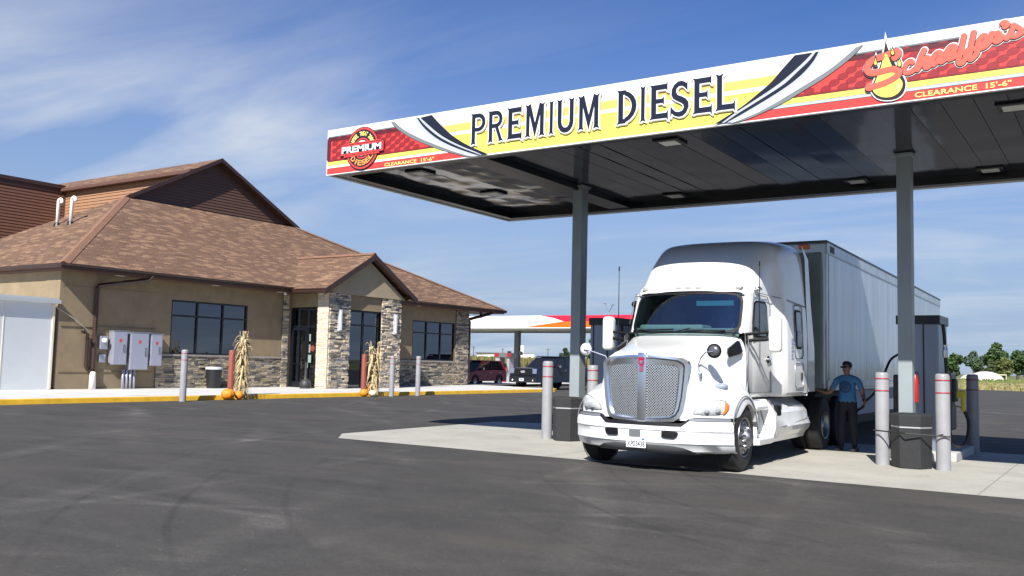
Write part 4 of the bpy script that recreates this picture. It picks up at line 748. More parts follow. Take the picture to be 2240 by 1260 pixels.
# ---------------- truck ----------------
TA=R_(1.7); TO=(-5.912,13.212,0)
trk=thing('semi_truck','white sleeper-cab semi truck with chrome mesh grille parked under the canopy','truck',TO,TA)
M_TW=mat('truck_white',(.76,.76,.755),.22,0,coat=.6,var=.015,vs=3); M_CHR=mat('chrome',(.78,.80,.84),.24,1,var=.05,vs=2); M_TBK=mat('truck_black',(.006,.006,.008),.6,spec=.25); M_TGR=mat('truck_grey_trim',(.13,.135,.14),.5)
M_TYRE=mat('tyre',(.018,.018,.019),.8,var=.2,vs=12,bump=.3,bs=60); M_RIM=mat('rim_alloy',(.24,.245,.26),.38,.9,var=.15,vs=8)
def mirror_rows(half): # half: list of (x,y,z) from centre outwards -> full row left to right
    return [(-p[0],p[1],p[2]) for p in half[:0:-1]]+list(half)
sweep=lambda x:.40*(abs(x)/1.22)**2.4
def archz(y,R=.60,z0=.50):
    return z0+math.sqrt(max(0,R*R-y*y)) if abs(y)<R else .5
# hood + fenders
HP=[ # y, profile [(x,z)...] 12 pts, sweep weight
(-.87,[(0,1.665),(.22,1.66),(.45,1.64),(.60,1.60),(.655,1.52),(.685,1.38),(.73,1.20),(.83,1.09),(.97,1.06),(1.08,1.02),(1.15,.93),(1.17,.80)],1),
(-.83,[(0,1.71),(.22,1.705),(.46,1.68),(.62,1.635),(.68,1.54),(.71,1.39),(.76,1.22),(.85,1.13),(.98,1.10),(1.11,1.05),(1.185,.95),(1.205,.80)],1),
(-.60,[(0,1.765),(.23,1.76),(.48,1.735),(.645,1.69),(.71,1.58),(.745,1.42),(.79,1.27),(.87,1.19),(.99,1.165),(1.12,1.11),(1.20,1.0),(1.225,.82)],.9),
(-.35,[(0,1.82),(.24,1.815),(.50,1.79),(.67,1.74),(.745,1.62),(.785,1.46),(.82,1.32),(.89,1.245),(1.0,1.22),(1.13,1.17),(1.21,1.07),(1.235,.9)],.6),
(-.10,[(0,1.87),(.25,1.865),(.52,1.845),(.70,1.79),(.785,1.66),(.825,1.50),(.855,1.36),(.91,1.28),(1.01,1.25),(1.13,1.205),(1.21,1.12),(1.24,.98)],.35),
(.15,[(0,1.925),(.26,1.92),(.55,1.90),(.745,1.845),(.83,1.71),(.865,1.54),(.89,1.38),(.93,1.29),(1.02,1.25),(1.13,1.205),(1.21,1.12),(1.24,.98)],.15),
(.40,[(0,1.985),(.28,1.98),(.59,1.96),(.80,1.905),(.885,1.77),(.92,1.58),(.935,1.40),(.965,1.29),(1.03,1.22),(1.13,1.16),(1.205,1.06),(1.235,.9)],.0),
(.62,[(0,2.03),(.30,2.025),(.63,2.01),(.85,1.96),(.94,1.83),(.975,1.63),(.985,1.43),(1.0,1.28),(1.04,1.16),(1.12,1.07),(1.19,.95),(1.22,.82)],.0),
(.74,[(0,2.05),(.31,2.045),(.65,2.03),(.88,1.985),(.975,1.86),(1.01,1.65),(1.02,1.44),(1.03,1.27),(1.05,1.12),(1.10,1.0),(1.16,.87),(1.19,.72)],.0)]
def hood():
    mb=MB(); st=[]
    def I(y,k): return None
    # refine stations along y by linear/catmull interpolation
    ys=[h[0] for h in HP]; 
    fine=[]
    for i in range(len(HP)-1):
        n=2 if i==0 else 4
        for j in range(n): fine.append((i,j/n))
    fine.append((len(HP)-1,0))
    def cr_(a,b,c,d,t): return .5*((2*b)+(c-a)*t+(2*a-5*b+4*c-d)*t*t+(3*b-a-3*c+d)*t**3)
    rows=[]
    for i,t in fine:
        i0,i1,i2,i3=max(i-1,0),i,min(i+1,len(HP)-1),min(i+2,len(HP)-1)
        y=lerp(HP[i1][0],HP[i2][0],t); w=lerp(HP[i1][2],HP[i2][2],t); half=[]
        prof=[]
        for k in range(12):
            x=cr_(HP[i0][1][k][0],HP[i1][1][k][0],HP[i2][1][k][0],HP[i3][1][k][0],t); z=cr_(HP[i0][1][k][1],HP[i1][1][k][1],HP[i2][1][k][1],HP[i3][1][k][1],t); prof.append((x,z))
        # subdivide profile
        q=catmull([(p[0],0,p[1]) for p in prof],3)
        for v in q:
            yy=y+sweep(v.x)*w; half.append((v.x,yy,v.z))
        ye=half[-1][1]; za=max(archz(ye),.5)
        x=half[-1][0]
        zb=za if abs(ye)<.60 else .74
        zb=min(zb,half[-1][2]-.01); half.append((x,ye,lerp(half[-1][2],zb,.5))); half.append((x,ye,zb)); half.append((x-.10,ye,zb-.0))
        rows.append(mirror_rows(half))
    mb.grid(rows)
    # front face
    r0=rows[0]; top=[p for p in r0 if p[2]>.79 and abs(p[0])<1.175]; n=6
    fr=[]
    for p in top:
        col=[(p[0],p[1],lerp(p[2],.74,k/n)) for k in range(n+1)]; fr.append(col)
    mb.grid(fr)
    o=mb.build('hood',M_TW,trk,smooth=True,weld=True,auto=50); return o
hoodo=hood()
mb=MB(); pr=[(v.x,.752,v.z+.004) for v in catmull([(a,0,b) for a,b in HP[-1][1]],3)]
mb.tube(mirror_rows([(p[0]*1.003,p[1],p[2]) for p in pr]),.009,5); mb.build('hood_gap',M_TBK,trk)
for s in (-1,1):
    mb=MB(); mb.tube([(s*1.237,.595*math.cos(R_(a)),.5+.597*math.sin(R_(a))) for a in range(8,168,8)],.008,6); mb.build('arch_lip',M_TGR,trk,smooth=True)
yf=lambda x:-.87+sweep(x)
def front_patch(mb,P,dep,mi=0,k=5,thick=0):
    """polygon in (x,z) laid on the swept front surface, fanned with interior rings"""
    Q=P; c=(sum(p[0] for p in Q)/len(Q),sum(p[1] for p in Q)/len(Q)); rings=[]
    for j in range(k+1):
        s=1-j/k*.98; bul=dep+thick*(1-s*s)
        rings.append([((c[0]+(p[0]-c[0])*s),yf(c[0]+(p[0]-c[0])*s)-bul,c[1]+(p[1]-c[1])*s) for p in Q])
    mb.grid(rings,mi,closed=True)
def mirx(P): return [(-p[0],p[1]) for p in P]
# inner wheel wells (dark)
mb=MB()
for s in (-1,1):
    pts=[(s*.55,.585*math.cos(R_(a)),.5+.59*math.sin(R_(a))) for a in range(-15,196,15)]
    mb.grid([pts,[(s*1.12,p[1],min(p[2],1.1)) for p in pts]])
mb.box((-.6,-.6,.5),(.6,.7,1.4)); mb.build('wheel_well',M_TBK,trk,recalc=False)
# grille
def gr_half(e=0): return [(p[0]*1.055,p[1]) for p in [(0,1.672+e),(.2,1.668+e),(.45,1.648+e),(.56,1.63+e),(.635+e,1.585+e*.5),(.655+e,1.53),(.64+e,1.30),(.615+e,1.05),(.58+e,.86),(.53+e,.765-e*.5),(.45,.715-e),(.2,.695-e),(0,.69-e)]]
GH=gr_half(); GO=[(p[0],p[1]) for p in GH]+[(-p[0],p[1]) for p in GH[-2:0:-1]]
GI=lambda s:[(s*x,z) for x,z in ((.085,1.535),(.28,1.53),(.47,1.512),(.525,1.48),(.535,1.42),(.52,1.2),(.50,1.0),(.475,.87),(.445,.815),(.38,.795),(.2,.785),(.085,.78),(.07,.81),(.07,1.5))]
mb=MB(); d0=.055
outer=[(x,yf(x)-.0,z) for x,z in GO]; mid=[(x*.985,yf(x)-d0,z-(z-1.2)*.012) for x,z in GO]; inn=[(x*.90,yf(x)-d0-.012,1.2+(z-1.2)*.92) for x,z in GO]; inn2=[(x*.85,yf(x)-d0+.015,1.2+(z-1.2)*.87) for x,z in GO]; back=[(x*.01,yf(0)-d0+.015,1.2+(z-1.2)*.01) for x,z in GO]
mb.grid([outer,mid,inn,inn2,back],closed=True)
mb.rbox((-.07,-.955,.70),(.07,-.87,1.70),.02)
grl=mb.build('grille_surround',M_CHR,trk,smooth=True,auto=35)
def mesh_mat():
    m=mat('chrome_mesh',(.6,.62,.66),.25,.9); t=m.node_tree; b=t.nodes['Principled BSDF']; tc=N(t,'ShaderNodeTexCoord')
    mp=N(t,'ShaderNodeMapping'); mp.inputs['Rotation'].default_value=(0,R_(45),0); mp.inputs['Scale'].default_value=(1,0,1); Lk(t,tc.outputs['Object'],mp.inputs[0])
    v=N(t,'ShaderNodeTexVoronoi',inp={'Scale':36,'Randomness':0}); Lk(t,mp.outputs[0],v.inputs['Vector']); r=N(t,'ShaderNodeMapRange',inp={1:.40,2:.47}); Lk(t,v.outputs['Distance'],r.inputs[0])
    mx=N(t,'ShaderNodeMixRGB'); mx.inputs[1].default_value=(.012,.012,.014,1); mx.inputs[2].default_value=(.75,.77,.8,1); Lk(t,r.outputs[0],mx.inputs[0]); Lk(t,mx.outputs[0],b.inputs['Base Color']); me=N(t,'ShaderNodeMath',operation='MULTIPLY',inp={1:.75}); Lk(t,r.outputs[0],me.inputs[0]); Lk(t,me.outputs[0],b.inputs['Metallic']); return m
MM=mesh_mat()
for s in (-1,1):
    mb=MB(); front_patch(mb,GI(s),.068-.02,k=6,thick=.004); mb.build('grille_mesh',MM,trk,recalc=True)
mb=MB(); rr=lambda x,z,r,d:mb.lathe([(0,-d),(r,-d),(r,0)],(x,-.955,z),ax='y',n=20)
rr(0,1.56,.047,.014); mb.rbox((-.03,-.967,1.42),(.03,-.955,1.53),.006); mb.prism([(-.045,1.59),(.045,1.59),(.05,1.63),(-.05,1.63)],lambda a,b:(a,-.967,b),lambda a,b:(a,-.955,b)); em=mb.build('emblem',mat('emblem_red',(.32,.01,.05),.3),trk)
mb=MB(); mb.lathe([(0,-.018),(.026,-.018),(.026,-.012)],(0,-.955,1.56),ax='y',n=16); [mb.box((x-.004,-.970,1.425),(x+.004,-.966,1.51)) for x in (-.018,0,.018)]; mb.build('emblem_detail',M_CHR,em)
# headlights
HLP=[(.73,.845),(.755,.905),(.80,.945),(.88,.975),(.96,1.02),(1.04,1.045),(1.11,1.03),(1.16,.97),(1.155,.91),(1.12,.855),(1.0,.835),(.85,.832)]
M_LENS=mat('headlight_lens',(.56,.58,.58),.15,.1,var=.22,vs=22,coat=.8); M_AMB=mat('amber',(.75,.17,.02),.3)
for s in (1,-1):
    P=HLP if s>0 else mirx(HLP)
    mb=MB(); front_patch(mb,[(p[0]+(.02 if p[0]*s>1 else -.012)*s*0,p[1]) for p in P],.012,k=3); big=[((p[0]-s*.97)*1.06+s*.97,(p[1]-.93)*1.1+.93) for p in P]; mb=MB(); front_patch(mb,big,.006,k=3); h=mb.build('headlight',M_TGR,trk,smooth=True)
    mb=MB(); front_patch(mb,P,.012,k=6,thick=.035); mb.build('lens',M_LENS,h,smooth=True)
    mb=MB(); A=[(1.125,1.025),(1.165,.975),(1.162,.91),(1.125,.853),(1.09,.845),(1.12,.90),(1.125,.96)]
    front_patch(mb,A if s>0 else mirx(A),.03,k=4,thick=.012); 
    if s>0: mb.build('turn_signal',M_AMB,h,smooth=True)
    mb=MB(); 
    for x,z,r in ((1.03,.92,.055),(.90,.90,.045)): mb.lathe([(r,0),(r*.9,-.008),(r*.5,-.002),(0,-.012)],(s*x,yf(x)-.045,z),ax='y',n=18)
    mb.build('projector',mat('projector_chrome',(.62,.64,.66),.3,.6),h,smooth=True)
# bumper
def bumper():
    mb=MB(); rows=[]; yb=lambda x:-.99+.44*(abs(x)/1.22)**2.6
    xs=[-1.245,-1.23,-1.18,-1.1,-1.0,-.85,-.7,-.6,-.5,-.35,-.15,0,.15,.35,.5,.6,.7,.85,1.0,1.1,1.18,1.23,1.245]
    prof=lambda x:[(.06,.74),( .0,.735),(-.02,.70),(-.025,.60),(-.01,.59),(0,.52),(0,.42),(.02,.40),(.07,.30),(.16,.27)]
    for x in xs:
        dip=0
        ax=abs(x)
        if ax<.60: dip=.085
        elif ax<.70: dip=.085*(.70-ax)/.10
        P=prof(x); lowr=.02*(ax/1.2)**2
        rows.append([(x,yb(x)+(p[0]),min(p[1],.74-dip) if k<3 else p[1]+(0 if k<7 else lowr)) for k,p in enumerate(P)])
    # (no side returns: the wheel follows directly)
    mb.grid(rows); return mb.build('bumper',M_TW,trk,smooth=True,auto=45),yb
bmp,yb=bumper()
def bump_patch(mb,P,dep,mi=0,k=4):
    c=(sum(p[0] for p in P)/len(P),sum(p[1] for p in P)/len(P)); mb.grid([[((c[0]+(p[0]-c[0])*s),yb(c[0]+(p[0]-c[0])*s)-dep,c[1]+(p[1]-c[1])*s) for p in P] for s in [1-j/k*.98 for j in range(k+1)]],mi,closed=True)
for s in (1,-1):
    P=[(.34,.585),(.40,.60),(.56,.585),(.575,.57),(.55,.515),(.51,.49),(.38,.495),(.335,.51)]
    mb=MB(); bump_patch(mb,P if s>0 else mirx(P),.028); mb.build('fog_light_recess',M_TBK,bmp)
mb=MB(); Vp=[(-.72,.275),(-.60,.35),(-.5,.375),(0,.385),(.5,.375),(.62,.35),(.80,.275),(.4,.255),(-.4,.255)]; rows=[]
for i in range(25):
    x=lerp(-.74,.82,i/24); zt=interp([(-.74,.29),(-.60,.36),(-.4,.385),(.45,.385),(.64,.36),(.82,.29)],x); rows.append([(x,yb(x)+lerp(.025,.155,(zt-.28)/.11*0)+0 if False else yb(x)+.015,zt),(x,yb(x)+.06,.29),(x,yb(x)+.15,.262)])
mb.grid(rows); mb.build('valance',M_TGR,bmp,smooth=True)
mb=MB()  # trim strip between bumper and hood
rows=[]
for i in range(41):
    x=lerp(-1.23,1.23,i/40); ax=abs(x); dip=.085 if ax<.6 else (.085*(.7-ax)/.1 if ax<.7 else 0); rows.append([(x,yb(x)+.05,.735-dip),(x,yb(x)+.035,.745-dip),(x,yb(x)+.045,.785-dip),(x,yb(x)+.10,.79-dip)])
mb.grid(rows); mb.build('bumper_trim',M_TBK,bmp,recalc=False)
mb=MB()
for s in (1,-1):
    rows=[]
    for i in range(15): x=s*lerp(.70,1.2,i/14); rows.append([(x,yb(x)+.028,.745),(x,yb(x)+.030,.782)])
    mb.grid(rows); mb.cut()
mb.builds('trim_insert',mat('trim_silver',(.35,.36,.4),.35,.6),bmp,recalc=False)
mb=MB(); mb.rbox((-.145,-1.045,.475),(.02,-1.015,.60),.012); pb=mb.build('plate_bracket',M_TGR,trk); mb=MB(); [mb.lathe([(0,-.006),(.01,-.004),(.01,0)],(x,-1.045,z),ax='y',n=8) for x,z in ((-.13,.49),(0,.49),(-.13,.585),(0,.585))]; mb.build('bolt',M_CHR,pb)
mb=MB(); mb.rbox((-.18,-1.058,.335),(.125,-1.046,.483),.008); pl=mb.build('license_plate',mat('plate_white',(.74,.75,.74),.4),trk)
mb=MB(); text_box(mb,'XP03438',-.165,.11,.352,.432,lambda x,z,q=0:(x,-1.0595,z),.018); text_box(mb,'WA',-.165,-.135,.452,.466,lambda x,z,q=0:(x,-1.0595,z),.005); mb.build('plate_lettering',mat('plate_ink',(.03,.03,.05),.5),pl,recalc=False)
mb=MB(); mb.box((.065,-1.0600,.448),(.108,-1.0585,.474)); mb.build('registration_sticker',mat('sticker_blue',(.04,.13,.5),.5),pl)
# cab + sleeper + roof
CP=[ # y , top z, half width top region, half width at belt, sweep weight
(.845,2.74,.90,.985,1),(.87,2.80,.925,.99,1),(.93,2.90,.945,1.0,1),(1.05,3.05,.955,1.01,.9),(1.22,3.22,.965,1.02,.8),(1.42,3.38,.975,1.03,.7),(1.65,3.52,.99,1.045,.5),(1.86,3.61,1.02,1.055,.3),(1.98,3.65,1.05,1.11,.2),(2.12,3.69,1.085,1.20,.1),(2.24,3.71,1.10,1.22,0),(2.7,3.77,1.14,1.22,0),(3.1,3.79,1.15,1.225,0),(3.42,3.80,1.155,1.23,0)]
sw2=lambda x:.20*(abs(x)/1.0)**2.5
def cab():
    mb=MB(); rows=[]
    for y,zt,hw,hb,w in CP:
        lowcut=2.68 if y<1.0 else 1.06
        dz=zt-2.68
        P=[(0,zt),(.35*hw,zt-.004),(.62*hw,zt-.02),(.80*hw,zt-min(.055,dz*.3)),(.92*hw,zt-min(.14,dz*.45)),(.99*hw,zt-min(.30,dz*.7)),(lerp(hw,hb,.35)+.01,lerp(2.68,zt,.35 if dz>.3 else .15)),(lerp(hw,hb,.8),2.72 if dz>.1 else 2.685)]
        q=catmull([(a,0,b) for a,b in P],3); half=[(v.x,y+sw2(v.x)*w,v.z) for v in q]; rows.append(mirror_rows(half))
    mb.grid(rows)
    # side wall below roof: from y=1.05 back
    for s in (-1,1):
        R2=[]
        for y,zt,hw,hb,w in [c for c in CP]:
            yy=y+sw2(1)*w; xt=lerp(hw,hb,.8); zt0=2.72 if zt-2.68>.1 else 2.685
            R2.append([(s*xt,y+sw2(xt)*w,zt0),(s*lerp(xt,hb+.02,.5),y+sw2(xt)*w,2.55),(s*(hb+.03),y+sw2(xt)*w-.0,2.1),(s*(hb+.035),y+sw2(xt)*w*.9,1.6),(s*(hb+.03),y+sw2(xt)*w*.8,1.12),(s*hb*.97,y+sw2(xt)*w*.8,1.05)])
        # forward part of door down to the hinge
        b0=R2[0]; pre=[[(s*.935,.72,2.08),(s*.945,.72,2.07),(s*1.0,.70,2.04),(s*1.03,.66,1.6),(s*1.03,.64,1.12),(s*.97,.64,1.05)]]
        a=b0[:]; a[0]=(b0[0][0],b0[0][1],2.68); R2[0]=a
        mb.grid(pre+R2)
    # back wall
    y=3.42; L=rows[-1]; bot=[(1.26,y,1.05),(-1.26,y,1.05)]
    mb.add(L+bot,[list(range(len(L)+2))])
    return mb.build('cab',M_TW,trk,smooth=True,weld=True,auto=42)
cabo=cab()
# windshield: curved pane between lower line and upper line
def wsl(u,v): # u -1..1, v 0..1
    xb,xt=.905,.875; x=lerp(xb,xt,v)*u; yb_=.52+.19*abs(u)**2.3; yt=.845+.15*abs(u)**2.3
    return (x,lerp(yb_,yt,v),lerp(2.055,2.70,v))
mb=MB(); mb.grid([[wsl(lerp(-1,1,i/20),lerp(0,1,j/6)) for i in range(21)] for j in range(7)]); M_WS=glass_mat('windshield_glass',(.55,.68,.70),.02,.14); mb.build('windshield',M_WS,trk,smooth=True,recalc=False)
mb=MB() # gasket with rounded corners
def gk(k):
    o=[]
    for i in range(48):
        t=2*math.pi*i/48; c,s=math.cos(t),math.sin(t); n=7.0; r=(abs(c)**n+abs(s)**n)**(-1/n); u,v=c*r*k,.5+.5*s*r*(1+(k-1)*2.4); p=wsl(u,v); o.append((p[0],p[1]-.006,p[2]))
    return o
mb.grid([gk(1.022),gk(.978)],closed=True); mb.build('windshield_seal',M_TBK,trk,recalc=False)
mb=MB() # cowl + A pillars
for s in (-1,1):
    P=[(s*.90,.70,2.06),(s*.865,.99,2.70)]; 
    mb.cut(); mb.grid([[(s*.90,.70,2.04),(s*.94,.73,2.05),(s*1.0,.86,2.05)],[(s*.868,.985,2.70),(s*.90,1.01,2.70),(s*.975,1.06,2.70)]])
mb.builds('pillar',M_TW,trk,smooth=True)
mb=MB(); mb.grid([[ (lerp(-.93,.93,i/12),.50+.2*abs(lerp(-1,1,i/12))**2.3,2.06) for i in range(13)],[(lerp(-.93,.93,i/12),.42+.2*abs(lerp(-1,1,i/12))**2.3,2.035) for i in range(13)]]); mb.tube([(-.75,.60,2.09),(-.1,.49,2.10)],.012,6); mb.tube([(.1,.49,2.09),(.72,.60,2.09)],.012,6); mb.tube([(-.05,.46,2.06),(.18,.50,2.12)],.01,6); mb.build('wiper_cowl',M_TBK,trk,recalc=False)
# interior
mb=MB(); mb.box((-.88,.75,2.0),(.88,1.25,2.13)); mb.rbox((-.8,.72,2.08),(.3,1.2,2.19),.05); mb.build('dashboard',mat('dash_teal_grey',(.2,.28,.26),.6),trk)
mb=MB(); mb.box((-.98,2.0,1.2),(.98,2.05,2.7)); mb.box((-.95,1.05,1.3),(.95,2.0,1.35)); mb.box((-.9,.95,2.66),(.9,2.0,2.68)); mb.build('cab_interior',mat('interior_navy',(.02,.027,.045),.8),trk)
mb=MB()
for x in (-.52,.48): mb.rbox((x-.24,1.5,1.5),(x+.24,1.66,2.45),.06); mb.rbox((x-.13,1.48,2.42),(x+.13,1.6,2.62),.04)
mb.build('seat',mat('seat_dark',(.035,.045,.06),.7),trk); mb=MB(); mb.box((.12,.93,2.50),(.74,.945,2.58)); mb.build('sun_visor',mat('visor_blue',(.03,.16,.24),.5),trk)
mb=MB(); mb.lathe([(.2,0),(.215,.01),(.22,.03),(.2,.035)],(0,0,0),n=24); mb.xf(lambda x,y,z:(x+.45,y*.5+1.2-z*.5,z+2.2+y*.8)); mb.build('steering_wheel',M_TBK,trk)
# side windows, doors seams, handles
for s in (1,-1):
    X=lambda y,z:s*(interp([(.6,1.035),(1.06,1.05),(1.4,1.062),(1.86,1.085),(1.98,1.14),(2.24,1.25),(3.42,1.26)],y)-max(0,(z-2.1))*.06+.006)
    def side_poly(name,P,m,e=.0,parent=trk,k=1):
        mb=MB(); c=(sum(p[0] for p in P)/len(P),sum(p[1] for p in P)/len(P)); mb.grid([[(X(c[0]+(p[0]-c[0])*q,c[1]+(p[1]-c[1])*q)+s*e,c[0]+(p[0]-c[0])*q,c[1]+(p[1]-c[1])*q) for p in P] for q in (1,.6,.3,.02)],closed=True); return mb.build(name,m,parent,recalc=True)
    W1=[(.98,2.03),(1.55,2.03),(1.62,2.08),(1.62,2.50),(1.56,2.56),(1.16,2.56),(1.08,2.52),(.96,2.08)]
    big=[((p[0]-1.3)*1.12+1.3,(p[1]-2.3)*1.13+2.3) for p in W1]
    f=side_poly('door_window',big,M_TBK,.002); side_poly('pane',W1,mat('cab_glass',(.012,.016,.022),.04,0,spec=1),.007,f)
    def seam(P,w=.008,name='door_seam',m=M_TGR,e=.004,closed=False):
        mb=MB(); Q=[Vector((X(a,b)+s*e,a,b)) for a,b in P]; mb.tube(Q+([Q[0]] if closed else []),w,5); return mb.build(name,m,trk,smooth=True)
    seam([(.86,2.05),(.72,2.0),(.70,1.13),(1.78,1.13),(1.80,2.55),(1.70,2.68),(1.06,2.69),(.9,2.2)],.006)
    seam([(1.08,2.72),(2.0,2.70),(2.4,2.665),(3.42,2.62)],.007,'roof_seam')
    side_poly('door_handle',[(1.55,1.66),(1.60,1.71),(1.68,1.72),(1.72,1.66),(1.68,1.60),(1.60,1.60)],M_TBK,.008)
    mb=MB(); mb.rbox((X(1.6,1.66)-.02,1.56,1.65),(X(1.6,1.66)+.035*s,1.76,1.68),.008); mb.build('handle_bar',M_CHR,trk)
    # sleeper window and luggage door
    rr_=lambda a,b,c,d,r:[(a+r,c),(b-r,c),(b,c+r),(b,d-r),(b-r,d),(a+r,d),(a,d-r),(a,c+r)]
    seam(rr_(2.62,3.12,1.70,2.62,.06),.008,'window_surround',M_TGR,.004,True)
    f=side_poly('sleeper_window',rr_(2.69,3.06,1.86,2.54,.05),M_TBK,.003); side_poly('pane',rr_(2.73,3.02,1.9,2.5,.04),mat('cab_glass_blue',(.10,.13,.18),.06,0,spec=1),.007,f); side_poly('pane',rr_(2.735,3.015,1.9,2.18,.03),mat('cab_glass',(.012,.016,.022),.04),.009,f)
    seam(rr_(2.62,3.14,1.20,1.62,.05),.008,'luggage_door',mat('trim_silver',(.35,.36,.4),.35,.6),.004,True); side_poly('latch',rr_(2.98,3.08,1.32,1.46,.02),M_TBK,.006)
    f=side_poly('upper_window',[(2.64,2.94),(3.10,2.78),(3.12,3.12),(3.0,3.16),(2.72,3.06)],M_TBK,-.055); side_poly('pane',[(2.67,2.955),(3.08,2.81),(3.09,3.10),(2.99,3.13),(2.74,3.04)],mat('cab_glass_blue',(.10,.13,.18),.06),-.05,f)
    seam([(2.0,3.05),(2.3,3.16),(2.7,3.24),(3.0,3.22)],.018,'air_scoop',M_TW,-.07)
    side_poly('quarter_vent',[(.10,1.83),(.52,1.93),(.62,1.90),(.60,1.74),(.50,1.70),(.16,1.66)],M_TBK,-.12) if False else None
    seam([(2.2,1.09),(3.40,1.09)],.009,'skirt_seam',M_TGR)
    # side extender (fairing behind sleeper)
    mb=MB(); mb.grid([[(s*(1.155+.0),3.44,3.74),(s*1.21,3.44,3.5),(s*1.235,3.44,2.7),(s*1.27,3.44,1.9),(s*1.265,3.44,1.12)],[(s*1.14,3.60,3.72),(s*1.215,3.66,3.5),(s*1.24,3.74,2.7),(s*1.275,3.86,1.9),(s*1.27,3.90,1.12)],[(s*1.11,3.60,3.70),(s*1.19,3.66,3.48),(s*1.215,3.74,2.7),(s*1.25,3.86,1.9),(s*1.245,3.90,1.12)]]); mb.build('side_extender',M_TW,trk,smooth=True,auto=40)
    # hood side vent (dark quarter window with chrome edge)
    mb=MB(); pts=[(.08,1.72),(.16,1.80),(.52,1.92),(.60,1.92),(.60,1.77),(.52,1.73),(.12,1.66)]; HX=lambda y,z:s*(lerp(.885,.985,(y)/.6)-max(0,z-1.72)*.32+.02)
    mb.grid([[(HX(c0,c1)+s*.008*(1 if q<1 else 0),c0,c1) for c0,c1 in [(.37+(a-.37)*q,1.79+(b-1.79)*q) for a,b in pts]] for q in (1,.97,.5,.02)],closed=True); mb.build('hood_vent',M_TBK,trk,recalc=True); mb=MB(); mb.tube([(HX(a,b)+s*.006,a,b) for a,b in pts+[pts[0]]],.009,5); mb.build('vent_trim',M_CHR,trk)
    # door mirror
    hx=1.42*s; my=.85
    mb=MB(); mb.rbox((hx-.085,my-.09,1.76),(hx+.105,my+.09,2.33),.06,n=4); mi_=mb.build('mirror',mat('mirror_white',(.74,.74,.7),.3),trk,smooth=True,auto=30); mb=MB(); mb.rbox((hx-.07,my+.085,1.80),(hx+.09,my+.1,2.28),.01); mb.build('mirror_glass',M_CHR,mi_)
    mb=MB(); mb.tube([(s*1.0,.72,2.03),(s*1.1,.80,2.05),(hx,my,2.08)],.026,6); mb.tube([(s*1.0,.72,1.93),(s*1.12,.80,1.95),(hx,my,1.97)],.03,6); mb.tube([(s*1.0,.74,2.05),(s*1.0,.74,1.88)],.03,6); mb.build('mirror_arm',M_TBK,trk)
    # antenna
    mb=MB(); ax=1.20*s; ay=.78; mb.tube([(ax,ay,2.02),(ax,ay,2.45),(ax,ay,3.12)],[.012,.007,.005],6); mb.lathe([(0,3.1),(.012,3.1),(.012,3.17),(0,3.18)],(ax,ay,0),n=6); mb.build('antenna',M_TBK,trk)
    # hood convex mirror
    rx,ry,rz_=((.94 if s>0 else 1.14)*s,-.52,1.745)
    mb=MB(); mb.lathe([(0,-.05),(.05,-.045),(.085,-.02),(.098,.01),(.095,.02)],(rx,ry,rz_),ax='y',n=24)
    hm=mb.build('hood_mirror',M_TW if s<0 else mat('mirror_face_grey',(.10,.10,.115),.3,.3),trk,smooth=True)
    if s>0: mb=MB(); mb.lathe([(.09,-.03),(.104,-.02),(.106,.01),(.098,.02)],(rx,ry,rz_),ax='y',n=28); mb.build('mirror_rim',M_TBK,hm,smooth=True)
    mb=MB(); mb.lathe([(0,.028),(.06,.026),(.092,.018),(.098,.01)],(rx,ry,rz_),ax='y',n=24);  mb.build('mirror_face',mat('mirror_face_grey',(.35,.35,.38),.2,.7),hm,smooth=True)
    mb=MB(); mb.tube([(rx,ry-.055,rz_-.01),(rx-.10*s,ry-.07,rz_-.02),(s*.76,ry-.06,1.64),(s*.72,ry-.06,1.54),(s*.74,ry-.05,1.38)],.010,6); mb.rbox((s*.74-.03,ry-.09,1.32),(s*.74+.03,ry-.02,1.43),.012); mb.build('mirror_bracket',M_CHR,trk,smooth=False)
    if s>0:
        mb=MB(); mb.sphere((.965,-.27,1.238),(.098,.085,.045),20,10); mb.build('fender_lamp_cover',mat('lamp_bluegrey',(.25,.29,.42),.35),trk,smooth=True)
    # steps / chassis fairing
    fx=lambda z:s*interp([(.33,1.17),(.6,1.22),(.85,1.20),(1.0,1.08)],z)
    ys=[.66,.70,.8,1.0,1.2,1.36,1.46,1.7,2.0,2.4,2.9,3.4,3.62,3.66]; zs=[.34,.42,.5,.58,.7,.8,.9,.98,1.02]
    rows=[]
    for y in ys:
        row=[]
        for z in zs:
            x=abs(fx(z)); t=0
            if .74<y<1.42 and z>.48: t=-.27 if z<.88 else -.06
            if y>1.42: t+=.02+ .03*math.sin(math.pi*min(1,max(0,(z-.34)/.68)))
            if y>1.75 and .42<z<.62: t+=.05
            if y>1.5 and z>.86: t-=.10*(z-.86)/.16
            if y>3.6: t-=.08
            row.append((s*(x+t),y,z))
        rows.append(row)
    mb=MB(); mb.grid(rows); mb.grid([[ (rows[0][k][0],.66,zs[k]) for k in range(len(zs))],[(s*.9,.64,zs[k]) for k in range(len(zs))]]); mb.grid([[ (r[-1][0],r[-1][1],r[-1][2]) for r in rows],[(s*.75,r[-1][1],1.03) for r in rows]])
    mb.build('chassis_fairing',M_TW,trk,smooth=True,auto=25)
    mb=MB(); mb.prism([(1.55,.93),(1.78,.91),(1.80,.78),(1.62,.62),(1.56,.75)],lambda a,b:(s*1.255,a,b),lambda a,b:(s*1.2,a,b)); mb.build('fairing_vent',M_TBK,trk)
    seam2=lambda P:(lambda q:(q.tube(P,.008,5),q.build('fairing_seam',M_TGR,trk)))(MB())
